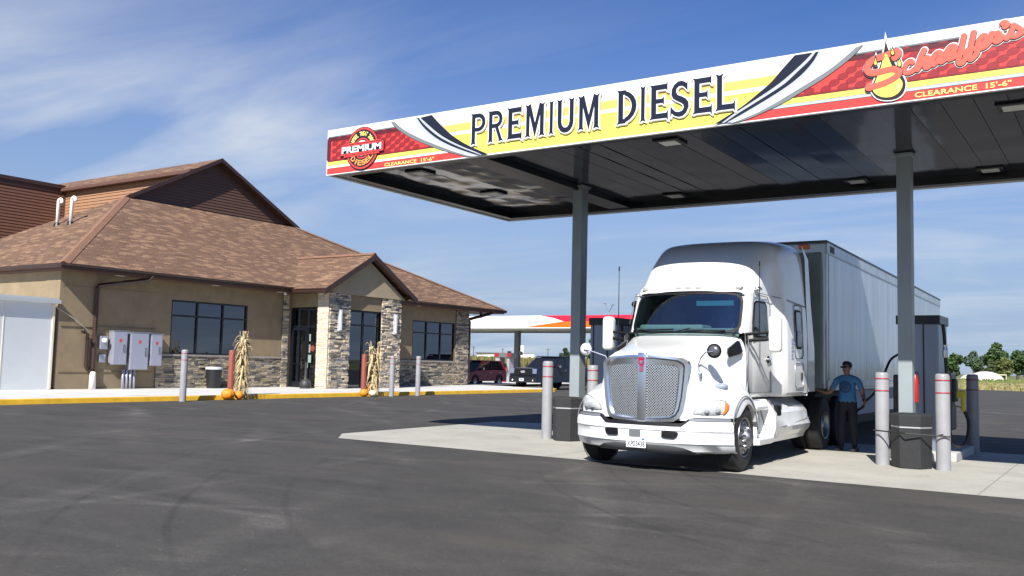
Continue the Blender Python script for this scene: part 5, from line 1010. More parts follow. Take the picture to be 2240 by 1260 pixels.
    seam2([(s*1.10,.75,.50),(s*1.09,.75,.86),(s*1.03,1.38,.88),(s*1.12,1.42,.50)]); seam2([(s*1.262,1.52,.42),(s*1.30,1.62,.58),(s*1.295,2.2,.60),(s*1.28,3.3,.66),(s*1.24,3.6,.66)]); seam2([(s*1.16,1.45,1.0),(s*1.22,1.48,.80),(s*1.24,1.50,.40)])
    mb=MB(); mb.rbox((s*.90,.95,.46),(s*1.02,1.40,.88),.03); mb.build('battery_box',mat('box_greywhite',(.42,.43,.42),.4),trk)
    mb=MB(); mb.rbox((s*1.08,.70,.33),(s*1.23,1.46,.44),.03); mb.build('step',M_TW,trk); mb=MB(); mb.rbox((s*1.02,.76,.86),(s*1.17,1.40,.93),.02); mb.build('step',M_TW,trk)
# roof marker lights
for x in (-.80,-.17,0,.17,.80):
    y=.905+sw2(x); mb=MB(); mb.rbox((x-.05,y-.055,2.765),(x+.05,y+.03,2.805),.014); ml=mb.build('marker_light',mat('marker_lens',(.34,.33,.30),.2),trk,smooth=True); mb=MB(); mb.rbox((x-.058,y-.035,2.758),(x+.058,y+.03,2.812),.012); mb.build('bezel',M_TGR,ml)
mb=MB(); mb.sphere((1.04,1.22,2.78),(.07,.09,.035),12,8); mb.build('courtesy_lamp',M_CHR,trk,smooth=True)
mb=MB(); mb.sphere((-1.04,1.1,2.55),(.06,.09,.06),12,8); mb.build('horn',M_TBK,trk,smooth=True)
# side lettering on the sleeper: small blue-grey illegible company lines
mb=MB()
for k,(w,z) in enumerate(((.26,2.02),(.25,1.955),(.16,1.89),(.17,1.825),(.13,1.76),(.15,1.70))):
    y=2.40; 
    for j in range(int(w/.028)): mb.box((1.256,y+j*.028,z-.016),(1.2605,y+j*.028+.018+.006*((j*7+k)%2),z+.016))
mb.build('company_lettering',mat('lettering_bluegrey',(.22,.26,.42),.5),trk)
# chassis rails, tank underside, exhaust gap
mb=MB(); mb.box((-.45,-.5,.55),(-.35,7.2,.85)); mb.box((.35,-.5,.551),(.45,7.2,.851)); mb.box((-.9,-.4,.42),(.9,.1,.56)); mb.box((-.349,-.3,.561),(.349,1.6,1.4)); mb.box((-.451,2.0,.6),(.451,2.1,.8)); mb.box((-1.1,4.6,.852),(1.1,6.6,1.08)); mb.build('chassis',M_TBK,trk); mb=MB(); mb.rbox((-1.0,.9,.28),(1.0,3.5,.95),.1); mb.build('fuel_tank',M_TBK,trk)
# wheels
def wheel(x,y,s,w=.28,R=.5,dual=False,name='wheel'):
    mb=MB(); mb.lathe([(.29,-.5*w),(.40,-.5*w),(.47,-.44*w),(R,-.32*w),(R,.32*w),(.47,.44*w),(.40,.5*w),(.29,.5*w)],(x,y,R),ax='x',n=48)
    for k in range(-2,3): 
        if k: mb.lathe([(R+.001,k*.055-.006),(R+.004,k*.055-.006),(R+.004,k*.055+.006),(R+.001,k*.055+.006)],(x,y,R),ax='x',n=48)
    t=mb.build('wheel',M_TYRE,trk,smooth=True,auto=30)
    o=s*.5*w; dish=.02 if not dual else -.10
    mb=MB(); mb.lathe([(.295,o-.01*s),(.288,o+.01*s),(.27,o),(.255,o-.05*s),(.24,o+(dish-.03)*s),(.17,o+dish*s),(.13,o+(dish+.01)*s),(.12,o+(dish+.05)*s),(.09,o+(dish+.09)*s),(.0,o+(dish+.10)*s)],(x,y,R),ax='x',n=40); r=mb.build('rim',M_RIM,t,smooth=True,auto=40)
    mb=MB()
    for k in range(10):
        a=k*math.pi/5; mb.lathe([(0,o+(dish+.006)*s-.012*s),(.026,o+(dish+.006)*s-.012*s)],(x,y+.205*math.cos(a),R+.205*math.sin(a)),ax='x',n=12); 
    mb.xf(lambda a,b,c:(a+.012*s,b,c)); mb.build('hand_hole',M_TBK,r,recalc=False)
    mb=MB()
    for k in range(10): a=k*math.pi/5+.3; mb.tube([(x+o+(dish)*s,y+.145*math.cos(a),R+.145*math.sin(a)),(x+o+(dish+.05)*s,y+.145*math.cos(a),R+.145*math.sin(a))],.014,6)
    mb.build('lug_nut',M_CHR,r)
for s in (1,-1):
    wheel(s*1.08,0,s)
    for y in (4.85,6.15): wheel(s*1.10,y,s,.26,.5,True); wheel(s*.80,y,s,.26,.5,True)
# ---------------- trailer ----------------
def trailer_mat():
    m=mat('trailer_white',(.50,.54,.58),.22,.35,spec=.6); t=m.node_tree; b=t.nodes['Principled BSDF']; tc=N(t,'ShaderNodeTexCoord'); O=tc.outputs['Object']
    mp=N(t,'ShaderNodeMapping'); mp.inputs['Scale'].default_value=(1,3.2,.22); Lk(t,O,mp.inputs[0]); n=N(t,'ShaderNodeTexNoise',inp={'Scale':1.3,'Detail':6,'Roughness':.6}); Lk(t,mp.outputs[0],n.inputs['Vector'])
    sp=N(t,'ShaderNodeSeparateXYZ'); Lk(t,O,sp.inputs[0]); g=N(t,'ShaderNodeMapRange',inp={1:1.1,2:2.3,3:.38,4:0}); Lk(t,sp.outputs[2],g.inputs[0])
    mp2=N(t,'ShaderNodeMapping'); mp2.inputs['Scale'].default_value=(1,4.5,1.0); Lk(t,O,mp2.inputs[0]); n2=N(t,'ShaderNodeTexNoise',inp={'Scale':2,'Detail':5}); Lk(t,mp2.outputs[0],n2.inputs['Vector'])
    ad=N(t,'ShaderNodeMath',operation='ADD'); Lk(t,n2.outputs[0],ad.inputs[0]); Lk(t,g.outputs[0],ad.inputs[1]); r2=N(t,'ShaderNodeMapRange',inp={1:.72,2:.86,3:0,4:.7}); Lk(t,ad.outputs[0],r2.inputs[0])
    r=N(t,'ShaderNodeMapRange',inp={1:.3,2:.7,3:.72,4:1.15}); Lk(t,n.outputs[0],r.inputs[0]); cc=N(t,'ShaderNodeCombineXYZ'); [Lk(t,r.outputs[0],cc.inputs[i]) for i in range(3)]
    mx=N(t,'ShaderNodeMixRGB',blend_type='MULTIPLY',inp={0:1}); mx.inputs[1].default_value=(.46,.50,.54,1); Lk(t,cc.outputs[0],mx.inputs[2]); m2=N(t,'ShaderNodeMixRGB'); m2.inputs[2].default_value=(.13,.15,.19,1); Lk(t,r2.outputs[0],m2.inputs[0]); Lk(t,mx.outputs[0],m2.inputs[1]); Lk(t,m2.outputs[0],b.inputs['Base Color'])
    return m
M_TRL=trailer_mat(); trl=thing('box_trailer','long silver-white box trailer with rain-streaked side behind the truck cab','trailer',TO,TA)
x0,x1,y0,y1,z0,z1=-1.25,1.27,4.82,20.9,1.14,4.0
mb=MB(); mb.rbox((x0,y0,z0),(x1,y1,z1),.06); mb.build('box',M_TRL,trl)
M_TRF=mat('trailer_front',(.17,.22,.21),.5,.2,var=.1,vs=2); mb=MB(); mb.rbox((x0+.08,y0-.04,z0+.02),(x1-.09,y0+.02,z1-.22),.02); mb.build('front_panel',M_TRF,trl)
mb=MB(); mb.box((x1,y0+.05,z1-.22),(x1+.008,y1,z1-.03)); mb.box((x1,y0+.02,z1-.245),(x1+.012,y1,z1-.23)); mb.build('top_rail',mat('rail_alu',(.50,.54,.57),.35,.5,var=.2,vs=4),trl)
mb=MB(); mb.box((x0-.01,y0-.02,z1-.03),(x1+.015,y1+.01,z1+.012)); mb.build('roof_edge',mat('roof_dark',(.05,.055,.06),.5),trl)
mb=MB(); mb.box((x1,y0+.05,z0-.02),(x1+.012,y1,z0+.17)); mb.box((x1,y0+.05,z0+.165),(x1+.02,y1,z0+.18))
for k in range(110): mb.box((x1+.011,y0+.2+k*.145,z0+.03),(x1+.018,y0+.24+k*.145,z0+.05))
mb.build('bottom_rail',mat('rail_alu',(.50,.54,.57),.35,.5,var=.2,vs=4),trl)
mb=MB()
mb.box((x1+.001,y0+.16,z0),(x1+.006,y0+.175,z1-.02)); mb.build('panel_seam',mat('seam_grey',(.12,.14,.17),.5),trl)
mb=MB(); mb.rbox((.75,y0-.06,z1-.15),(.95,y0-.015,z1-.06),.015); mb.build('marker_light',M_AMB,trl); mb=MB(); mb.box((x1+.008,y0+.25,z1-.2),(x1+.012,y0+.62,z1-.07)); mb.build('faded_decal',mat('decal_dark',(.04,.05,.07),.6),trl)
mb=MB()
for k in range(5): mb.add([(x1-.1,7.4+k*1.5,z0-.02),(x1-.1,7.4+k*1.5+1.49,z0-.02),(x1-.06,7.4+k*1.5+1.49,.56),(x1-.06,7.4+k*1.5,.56)],[(0,1,2,3)])
mb.build('side_skirt',mat('skirt_grey',(.20,.23,.27),.5),trl,recalc=False); mb=MB(); mb.box((x1-.09,7.4,.38),(x1-.07,14.8,.56)); mb.build('skirt_flap',M_TBK,trl)
mb=MB(); mb.box((-.5,6.5,.95),(.5,20,1.13)); mb.box((-1.15,14.8,.75),(1.15,18.5,.95)); mb.box((-.6,8.0,.0),(-.5,8.12,1.13)); mb.box((.5,8.0,.0),(.6,8.12,1.13)); mb.build('underframe',M_TBK,trl)
for s in (1,-1):
    for y in (16.2,17.5):
        mb=MB(); mb.lathe([(.2,-.25),(.42,-.25),(.5,-.2),(.5,.2),(.42,.25),(.2,.25)],(s*.95,y,.5),ax='x',n=32); w=mb.build('wheel',M_TYRE,trl,smooth=True,auto=30); mb=MB(); mb.lathe([(.28,.2*s),(.2,.12*s),(.1,.16*s),(0,.2*s)],(s*.95,y,.5),ax='x',n=24); mb.build('rim',M_RIM,w,smooth=True)

# ---------------- person ----------------
def person():
    o=thing('person','person in blue T-shirt and sunglasses holding a fuel hose beside the trailer','person',(-4.43,18.17,0),R_(-6))
    V=[];E=[];Rr=[]
    def v(p,r,par=None):
        V.append(p); Rr.append(r if isinstance(r,tuple) else (r,r)); 
        if par is not None: E.append((par,len(V)-1))
        return len(V)-1
    pel=v((0,0,.90),(.165,.115)); bel=v((0,-.015,1.04),(.165,.125),pel); che=v((0,0,1.22),(.165,.12),bel); nb=v((0,.005,1.36),(.12,.09),che); nk=v((0,-.005,1.44),.052,nb); h0=v((-.012,-.022,1.52),(.068,.078),nk); h1=v((-.014,-.018,1.60),(.076,.09),h0); h2=v((-.012,-.01,1.645),(.05,.06),h1)
    def arm(s,P,R,curl):
        sh=v((s*.135,0,1.345),.075,nb); a=v((s*.20,0,1.325),.066,sh)
        for p,r in zip(P,R): a=v(p,r,a)
        # hand: palm plus five fingers
        w=Vector(P[-1]); d=(w-Vector(P[-2])).normalized(); sd=d.cross(Vector((0,1,.2))).normalized(); palm=v(tuple(w+d*.05),(.032,.018),a)
        for k in range(4):
            b=w+d*.075+sd*(.027-.018*k); L=(.065,.075,.07,.055)[k]; q1=b+d*L*.5+Vector((0,curl*.012,0)); q2=b+d*L+Vector((0,curl*.04,0))
            f0=v(tuple(b),.011,palm); f1=v(tuple(q1),.0095,f0); v(tuple(q2),.008,f1)
        t0=v(tuple(w+d*.03+sd*.035),.012,palm); v(tuple(w+d*.06+sd*.06),.009,t0)
        return w,d
    arm(-1,[(-.265,-.01,1.20),(-.315,-.02,1.10),(-.40,-.05,1.08),(-.50,-.09,1.11)],[.055,.046,.042,.028],0)
    hl=arm(1,[(.262,0,1.18),(.29,.01,1.06),(.33,-.07,.99),(.37,-.16,.95)],[.055,.046,.042,.03],1)
    for s in (-1,1):
        h=v((s*.085,0,.84),(.105,.11),pel); k=v((s*.115,-.015,.47),(.075,.078),h); c=v((s*.12,.01,.30),(.065,.07),k); a=v((s*.125,.02,.09),(.05,.052),c); t=v((s*.15,-.07,.045),(.045,.035),a); v((s*.165,-.15,.035),(.04,.028),t)
    me=bpy.data.meshes.new('body'); me.from_pydata(V,E,[]); ob=bpy.data.objects.new('body',me); COL.objects.link(ob)
    md=ob.modifiers.new('k','SKIN'); md.use_smooth_shade=True
    for i,r in enumerate(Rr): me.skin_vertices[0].data[i].radius=r
    me.skin_vertices[0].data[0].use_root=True
    sb=ob.modifiers.new('s','SUBSURF'); sb.levels=2; sb.render_levels=2
    dg=bpy.context.evaluated_depsgraph_get(); m2=bpy.data.meshes.new_from_object(ob.evaluated_get(dg)); bpy.data.objects.remove(ob); m2.name='body'
    for q in (mat('skin',(.27,.14,.09),.5),mat('tshirt_blue',(.06,.21,.42),.85,var=.08,vs=9),mat('trousers_dark',(.018,.02,.03),.85)): m2.materials.append(q)
    for p in m2.polygons:
        c=p.center; p.use_smooth=True; ax=abs(c.x)
        p.material_index=2 if (c.z<.93 and ax<.3) and not c.z<.055 else (1 if (ax<.25 and .9<c.z<1.425) or (ax<.285 and 1.17<c.z<1.42) else 0)
        if c.z<.10: p.material_index=2
    b=bpy.data.objects.new('body',m2); COL.objects.link(b); b.parent=o
    # head detail turned to the image left
    mb=MB(); mb.sphere((-.012,.0,1.615),(.083,.098,.075),18,10); mb.xf(lambda x,y,z:(x+.012*(y>0),y+.012,z+ (.0 if y>-.03 else .016))); mb.build('hair',mat('hair_black',(.012,.01,.009),.6),b,smooth=True)
    mb=MB(); mb.tube([(-.035,-.108,1.575),(-.045,-.122,1.545),(-.035,-.105,1.535)],[.010,.014,.008],8); mb.tube([(-.06,-.092,1.505),(-.03,-.100,1.500),(0,-.094,1.505)],.006,6); mb.sphere((.068,-.005,1.56),(.012,.02,.03),8,6); mb.build('face_features',mat('skin',(.36,.19,.12),.5),b,smooth=True)
    mb=MB(); mb.rbox((-.095,-.112,1.56),(-.045,-.085,1.595),.01); mb.rbox((-.03,-.118,1.56),(.022,-.095,1.595),.01); mb.box((-.045,-.112,1.58),(-.03,-.105,1.587)); mb.tube([(.022,-.1,1.585),(.065,-.02,1.585)],.005,5); mb.build('sunglasses',M_TBK,b)
    mb=MB(); mb.lathe([(.115,-.004),(.10,-.006),(.10,-.006),(.085,-.004)],(0,0,0),ax='y',n=36); mb.lathe([(.062,-.004),(.06,-.006),(0,-.006)],(0,0,0),ax='y',n=24); mb.xf(lambda x,y,z:(x,y-.128+1.1*x*x+ (z-.02)**2*.5,z+1.20)); mb.build('shirt_emblem',mat('emblem_navy',(.03,.08,.2),.8),b)
    for s in (-1,1):
        mb=MB(); mb.rbox((s*.15-.048,-.20,.0),(s*.15+.048,.07,.075),.03,n=4); mb.build('shoe',mat('shoe_dark',(.03,.03,.035),.7),b,smooth=True)
    mb=MB(); mb.tube([(.35,-.13,.97),(.39,-.19,.93)],.03,8); mb.tube(catmull([(.39,-.18,.95),(.33,-.1,.86),(.22,.02,.80),(.05,.12,.72),(-.15,.2,.8)],5),.022,8); mb.tube(catmull([(.38,-.16,.95),(.52,-.1,1.1),(.64,.0,1.35),(.70,.1,1.6),(.75,.2,1.75),(.9,.2,1.85)],6),.022,8)
    hs=mb.build('held_fuel_hose',M_RUB); hs.location=o.location; hs.rotation_euler=o.rotation_euler; tag(hs,'black fuel hose looping from the dispenser into the hand of the person in blue','hose')
person()
# ---------------- pumpkins and corn stalks ----------------
M_PK=mat('pumpkin_orange',(.72,.24,.015),.5,var=.12,vs=6); M_PW=mat('pumpkin_white',(.68,.62,.45),.5); M_STEM=mat('stem',(.14,.12,.05),.8)
def pumpkin(x,y,r,m,label,h=.85,z=0):
    o=thing('pumpkin',label,'pumpkin',(x,y,z),0,'autumn pumpkins at the kerb'); mb=MB(); rows=[]
    for i in range(15):
        ph=math.pi*i/14; row=[]
        for j in range(48):
            t=2*math.pi*j/48; k=1-.07*abs(math.cos(t*5))**.6*0-.07*(1-abs(math.sin(t*5))**.5); rr=r*math.sin(ph)*k; dip=.12*r*math.exp(-(math.sin(ph)/.35)**2)
            row.append((rr*math.cos(t),rr*math.sin(t),r*h*(1+math.cos(ph))-(dip if ph<1.5 else -dip)))
        rows.append(row)
    mb.grid(rows,closed=True); mb.build('fruit',m,o,smooth=True); mb=MB(); mb.tube([(0,0,r*h*1.75),(0,.01,r*h*2.05),(.03,.03,r*h*2.25)],[.028,.02,.022],6); mb.build('stem',M_STEM,o)
pumpkin(-25.78,21.22,.235,M_PK,'largest orange pumpkin, in front of the left dull red bollard'); pumpkin(-25.76,21.68,.15,M_PK,'small squashed orange pumpkin right of the largest one',1.05)
pumpkin(-25.7,27.95,.19,M_PK,'round orange pumpkin left of the white pumpkin'); pumpkin(-25.62,28.38,.165,M_PW,'white pumpkin between two orange pumpkins'); pumpkin(-26.2,28.86,.19,M_PK,'orange pumpkin sitting up on the kerb behind the white one',.9,.15)
def corn(x,y,hh,label,seed,split=False,n=230):
    rnd=random.Random(seed); m=mat('dry_corn',(.62,.50,.28),.8,c2=(.36,.26,.13),vs=9); o=thing('corn_stalk_bundle',label,'corn stalks',(x,y,0),0,'dried corn stalk bundles')
    mb=MB()
    for k in range(9):
        a=rnd.random()*6.3; r=.09*rnd.random(); lean=(rnd.uniform(-.1,.1),rnd.uniform(-.12,.12)) if not split else (rnd.uniform(-.08,.08),rnd.choice((-.22,.22,.3))+rnd.uniform(-.05,.05))
        mb.tube([(r*math.cos(a)+lean[0]*t*t,r*math.sin(a)+lean[1]*t*t,.15+hh*.9*t) for t in (0,.3,.6,.85,1)],[.02,.018,.015,.01,.006],6)
    mb.build('stalk',m,o,smooth=True); mb=MB()
    for k in range(n):
        t=rnd.random(); z=.25+(hh-.55)*t; a=rnd.random()*6.3; L=rnd.uniform(.3,.65); w=rnd.uniform(.022,.05); off=(0 if not split else rnd.choice((-.22,.22,.3)))*t*t
        dx,dy=math.cos(a),math.sin(a); up=rnd.uniform(-.3,1.5) if t>.35 else rnd.uniform(-.8,.8); P=[]
        for i in range(6):
            s=i/5; P.append(Vector((.06*dx+dx*L*s*.5,off+.06*dy+dy*L*s*.5,z+L*(up*s-1.25*s*s))))
        sd=Vector((-dy,dx,rnd.uniform(-.4,.4))).normalized(); rows=[[p-sd*w*(1-abs(2*i/5-.8))*1.1,p+Vector((0,0,.012)),p+sd*w*(1-abs(2*i/5-.8))*1.1] for i,p in enumerate(P)]
        mb.grid([[tuple(q) for q in r] for r in rows])
    mb.build('dry_leaves',m,o,smooth=False,recalc=False)
    mb=MB(); [mb.lathe([(.15,z0),(.165,z0+.02),(.15,z0+.05)],n=14) for z0 in (.55,1.05)]; mb.build('twine',mat('twine',(.4,.3,.16),.9),o)
corn(-25.98,21.95,2.5,'taller dried corn stalk bundle leaning by the left red bollard and two pumpkins',5)
corn(-25.95,28.75,2.35,'forked dried corn stalk bundle above the three pumpkins',8,True,140)
# ---------------- vehicles in the background ----------------
def car(name,label,loc,rz,L,Wd,belt,roof,prof,cab,col,wheels,wr,extra=None,glassc=(.01,.012,.018)):
    o=thing(name,label,'truck' if 'pickup' in name else 'car',loc,rz); m=mat(name+'_paint',col,.3,coat=.25,spec=.3); hw=Wd/2
    mb=MB(); n=len(prof); sec=[]
    for s,ins in ((-1,.06),(-.97,0),(-.9,0),(.9,0),(.97,0),(1,.06)):
        sec.append([(s*hw*(1-.06*(max(0,z-.75))),y+(ins if y<0 else -ins)*(1 if abs(s)==1 else 0),z-(ins*.6 if z>.7 and abs(s)==1 else 0)) for y,z in prof])
    mb.grid(sec,closed=True); [mb.add(q,[list(range(n))]) for q in (sec[0],sec[-1])]; mb.build('body',m,o,smooth=True,auto=35)
    # cabin greenhouse: glass body plus painted roof and pillars
    def sec2(s,k): return [(s*(hw*k-.10*(z-belt)/(roof-belt)*1.4),y,z) for y,z in cab]
    mb=MB(); S2=[sec2(-1,.93),sec2(1,.93)]; mb.grid(S2,closed=True); [mb.add(q,[list(range(len(q)))]) for q in S2]; mb.build('window',mat('car_glass',glassc,.06,spec=.4),o)
    mb=MB(); y0,y1=cab[1][0],cab[2][0]; mb.rbox((-hw*.93+.13,y0-.06,roof-.03),(hw*.93-.13,y1+.06,roof+.035),.03)
    for s in (-1,1):
        for (ya,za),(yb_,zb) in ((cab[0],cab[1]),(cab[3],cab[2])): mb.tube([(s*(hw*.93),ya,za),(s*(hw*.93-.13),yb_,zb+.0)],.045,5)
        for f in ((.45,) if 'pickup' not in name else (.5,)): ym=lerp(cab[1][0],cab[2][0],f); mb.tube([(s*hw*.935,ym,belt),(s*(hw*.93-.12),ym,roof)],.035,5)
    mb.build('roof',m,o)
    for s in (-1,1):
        for y in wheels:
            mb=MB(); mb.lathe([(wr*.6,-.11),(wr*.93,-.11),(wr,-.07),(wr,.07),(wr*.93,.11),(wr*.6,.11)],(s*(hw-.1),y,wr),ax='x',n=28); w=mb.build('wheel',M_TYRE,o,smooth=True,auto=30)
            mb=MB(); mb.lathe([(wr*.62,.10*s),(wr*.5,.06*s),(wr*.16,.10*s),(0,.12*s)],(s*(hw-.1),y,wr),ax='x',n=20); mb.build('rim',mat('car_rim',(.55,.56,.6),.25,.9),w,smooth=True)
            mb=MB(); mb.lathe([(wr*1.18,0),(wr*1.2,.012),(wr*1.02,.012),(wr*1.02,0)],(s*(hw-.0)+(0.0 if s>0 else -.012),y,wr),ax='x',n=24,a0=0,a1=math.pi); mb.build('wheel_arch',M_TBK,o)
        mb=MB(); mb.rbox((s*(hw+.02)-.02*s,cab[0][0]+.35,belt+.02),(s*(hw+.22),cab[0][0]+.5,belt+.2),.03); mb.build('side_mirror',mat('mirror_chrome',(.6,.6,.62),.1,1),o)
        mb=MB(); [mb.box((s*(hw+.005),y,belt-.14),(s*(hw+.02),y+.2,belt-.11)).cut() for y in (lerp(cab[1][0],cab[2][0],.3),lerp(cab[1][0],cab[2][0],.8))]; mb.builds('door_handle',mat('car_rim',(.55,.56,.6),.25,.9),o)
    if extra: extra(o,hw)
    return o
def suv_x(o,hw):
    for s in (-1,1):
        mb=MB(); mb.rbox((s*hw-.03,2.05,.85),(s*hw+.005,2.18,1.2),.01); mb.build('tail_light',mat('tail_red',(.5,.02,.02),.3),o); mb=MB(); mb.rbox((s*.55-.18,-2.17,.68),(s*.55+.18,-2.13,.85),.02); mb.build('headlight',M_LENS,o)
    mb=MB(); mb.rbox((-.4,-2.2,.45),(.4,-2.15,.7),.02); mb.build('grille',M_TBK,o)
car('parked_suv','maroon retro-style hatchback parked beyond the right corner of the store','' or (-35.3,49.0,0),0,4.4,1.78,.98,1.6,[(-2.18,.3),(-2.2,.62),(-2.05,.86),(-1.2,1.0),(2.12,1.0),(2.2,.7),(2.18,.3)],[(-1.15,.98),(-.45,1.55),(1.75,1.6),(2.1,.98)],(.24,.008,.02),(-1.35,1.35),.34,suv_x)
def pk_x(o,hw):
    for s in (-1,1):
        mb=MB(); mb.rbox((s*.80-.15,-2.93,.92),(s*.80+.13,-2.84,1.2),.03); mb.build('headlight',mat('pk_lens',(.2,.24,.34),.15,.3),o); mb=MB(); mb.sphere((s*.72,-2.95,.55),.07,10,6); mb.build('fog_light',M_CHR,o,smooth=True)
    mb=MB(); mb.rbox((-.62,-2.95,.82),(.62,-2.88,1.22),.03); g=mb.build('grille',M_TBK,o); mb=MB(); [mb.rbox((-.58,-2.965,z),(.58,-2.945,z+.035),.008) for z in (.9,1.01,1.12)]; mb.build('grille_bar',mat('pk_chrome',(.2,.21,.25),.2,1),g)
    mb=MB(); mb.lathe([(0,-.02),(.12,-.015),(.13,0)],(0,0,0),ax='y',n=20); mb.xf(lambda x,y,z:(x*1.3,y-2.96,z*.55+1.03)); mb.build('oval_badge',mat('badge_silver',(.5,.52,.58),.3,.6),g)
    mb=MB(); mb.rbox((-.95,-2.99,.42),(.95,-2.86,.75),.04); bm_=mb.build('bumper',mat('pk_bumper',(.012,.012,.016),.35),o); mb=MB(); mb.box((-.22,-3.0,.50),(.1,-2.988,.66)); p=mb.build('license_plate',mat('plate_white2',(.55,.57,.6),.4),bm_); mb=MB(); mb.box((-.17,-3.003,.56),(.05,-2.999,.62)); mb.build('plate_smudge',mat('plate_ink2',(.12,.14,.22),.5),p)
    mb=MB(); mb.box((-hw+.08,.75,1.30),(hw-.08,2.75,1.32)); mb.build('bed_cover',M_TBK,o)
car('pickup_truck','dark navy pickup truck facing the camera behind the kerb end','' or (-28.5,47.3,0),R_(-4),5.8,1.98,1.25,1.92,[(-2.88,.42),(-2.92,.8),(-2.86,1.17),(-2.3,1.25),(-1.3,1.28),(2.82,1.33),(2.86,.9),(2.84,.5)],[(-1.35,1.24),(-.55,1.86),(.55,1.92),(.8,1.24)],(.008,.011,.022),(-1.9,1.75),.42,pk_x)
# ---------------- far petrol canopy, pump ----------------
fc=thing('petrol_canopy','distant white petrol canopy with red and orange corner graphics beyond the store','canopy',(0,0,0))
FX0,FX1,FY0,FY1=-66,-25,58,66.5
mb=MB(); mb.box((FX0,FY0,4.12),(FX1,FY1,5.05)); mb.build('fascia',mat('canopy_white',(.80,.80,.78),.4),fc)
mb=MB(); mb.box((FX0,FY0-.01,4.9),(-36,FY0-.0,4.93)); mb.build('fascia_seam',M_GRY,fc)
mb=MB(); mb.add([(x,FY0-.012,z) for x,z in ((-36.0,5.05),(FX1,5.05),(FX1,4.62),(-34.1,4.62),(-34.9,4.86),(-35.4,4.95))],[list(range(6))]); mb.build('red_graphic',mat('canopy_red',(.62,.02,.05),.4),fc,recalc=False)
mb=MB(); mb.add([(x,FY0-.012,z) for x,z in ((-37.6,4.19),(FX1,4.19),(FX1,4.615),(-34.1,4.615))],[(0,1,2,3)]); mb.build('orange_graphic',mat('canopy_orange',(.85,.13,.01),.4),fc,recalc=False)
mb=MB(); mb.box((FX0+.1,FY0+.15,4.08),(FX1-.1,FY1-.15,4.119)); mb.build('soffit',mat('canopy_under',(.5,.52,.45),.5),fc)
for x in (-54,-40.7,-27.5): mb=MB(); mb.rbox((x-.2,61.8,0),(x+.2,62.2,4.1),.02); mb.build('column',mat('far_column',(.12,.14,.15),.5),fc)
mb=MB(); mb.rbox((-41.4,61.6,2.15),(-41.2,61.9,2.45),.02); mb.cut(); mb.rbox((-40.3,61.6,2.15),(-40.1,61.9,2.45),.02); mb.builds('sign_box',M_GRY,fc)
o=thing('petrol_pump','grey petrol pump with red panels between the maroon car and the pickup','fuel pump',(-37.02,54.9,0))
mb=MB(); mb.rbox((-.66,-.35,0),(-.3,.35,1.95),.02); mb.cut(); mb.rbox((.3,-.3,0),(.5,.3,1.95),.02); mb.builds('side_column',mat('pump_grey',(.3,.31,.33),.5),o)
mb=MB(); mb.rbox((-.3,-.3,.75),(.3,.3,1.45),.02); mb.build('body',M_TBK,o); mb=MB(); mb.rbox((-.29,-.36,.1),(.3,.3,.74),.02); mb.box((-.15,-.37,.76),(.2,-.33,.9)); mb.build('panel',mat('pump_red',(.3,.02,.035),.4),o)
mb=MB(); mb.prism([(-.75,2.2),(.75,2.2),(.62,1.9),(-.62,1.9)],lambda a,b:(a,-.4,b),lambda a,b:(a,.4,b)); tp_=mb.build('header',mat('pump_header',(.12,.14,.13),.5),o); mb=MB(); mb.box((-.72,-.41,1.93),(-.32,-.402,2.19)); mb.cut(); mb.box((.36,-.41,1.93),(.72,-.402,2.19)); mb.builds('header_red',mat('pump_red',(.3,.02,.035),.4),tp_)
mb=MB(); mb.tube(catmull([(.3,-.38,1.4),(.5,-.45,1.0),(.35,-.45,.7),(.15,-.4,1.0)],6),.03,6); mb.build('hose',M_RUB,o)
mb=MB(); mb.rbox((-38.2,54.2,0),(-35.9,55.6,.14),.03); tag(mb.build('island_kerb',M_ISL),kind='structure')
# ---------------- far background ----------------
def dirx(px): 
    d=cf+cr*((px-1120)/2020.12)-cu*((800-630)/2020.12); h=math.hypot(d.x,d.y); return d.x/h,d.y/h
def at(px,D): a=dirx(px); return a[0]*D,a[1]*D
o=thing('warehouse','long low white warehouse far beyond the crop field','building',(0,0,0)); a=at(1042,400); b=at(1168,400); c=at(1275,410)
def wallbox(mb,a,b,z0,z1,dp=12,mi=0):
    a,b=Vector(a),Vector(b); n=(b-a).normalized(); n=Vector((-n.y,n.x))*dp; mb.add([(a.x,a.y,z0),(b.x,b.y,z0),(b.x+n.x,b.y+n.y,z0),(a.x+n.x,a.y+n.y,z0),(a.x,a.y,z1),(b.x,b.y,z1),(b.x+n.x,b.y+n.y,z1),(a.x+n.x,a.y+n.y,z1)],[(0,3,2,1),(4,5,6,7),(0,1,5,4),(1,2,6,5),(2,3,7,6),(3,0,4,7)],mi)
mb=MB(); wallbox(mb,a,b,0,5.6); mb.build('wall',mat('far_white',(.8,.76,.7),.7),o); mb=MB(); wallbox(mb,b,c,0,4.6); mb.build('shed',mat('far_grey',(.3,.36,.38),.7),o); mb=MB(); wallbox(mb,at(1040,399),b,5.6,5.85,13); mb.build('roof',mat('far_roof',(.12,.14,.15),.6),o)
x,y=at(1141,405); o=thing('storage_tank','white upright storage tank rising behind the far warehouse','tank',(x,y,0)); mb=MB(); mb.lathe([(1,0),(1,9.0),(.9,9.2),(0,9.4)],n=20); mb.build('tank',mat('far_white',(.8,.76,.7),.7),o,smooth=True,auto=40)
pol=[]
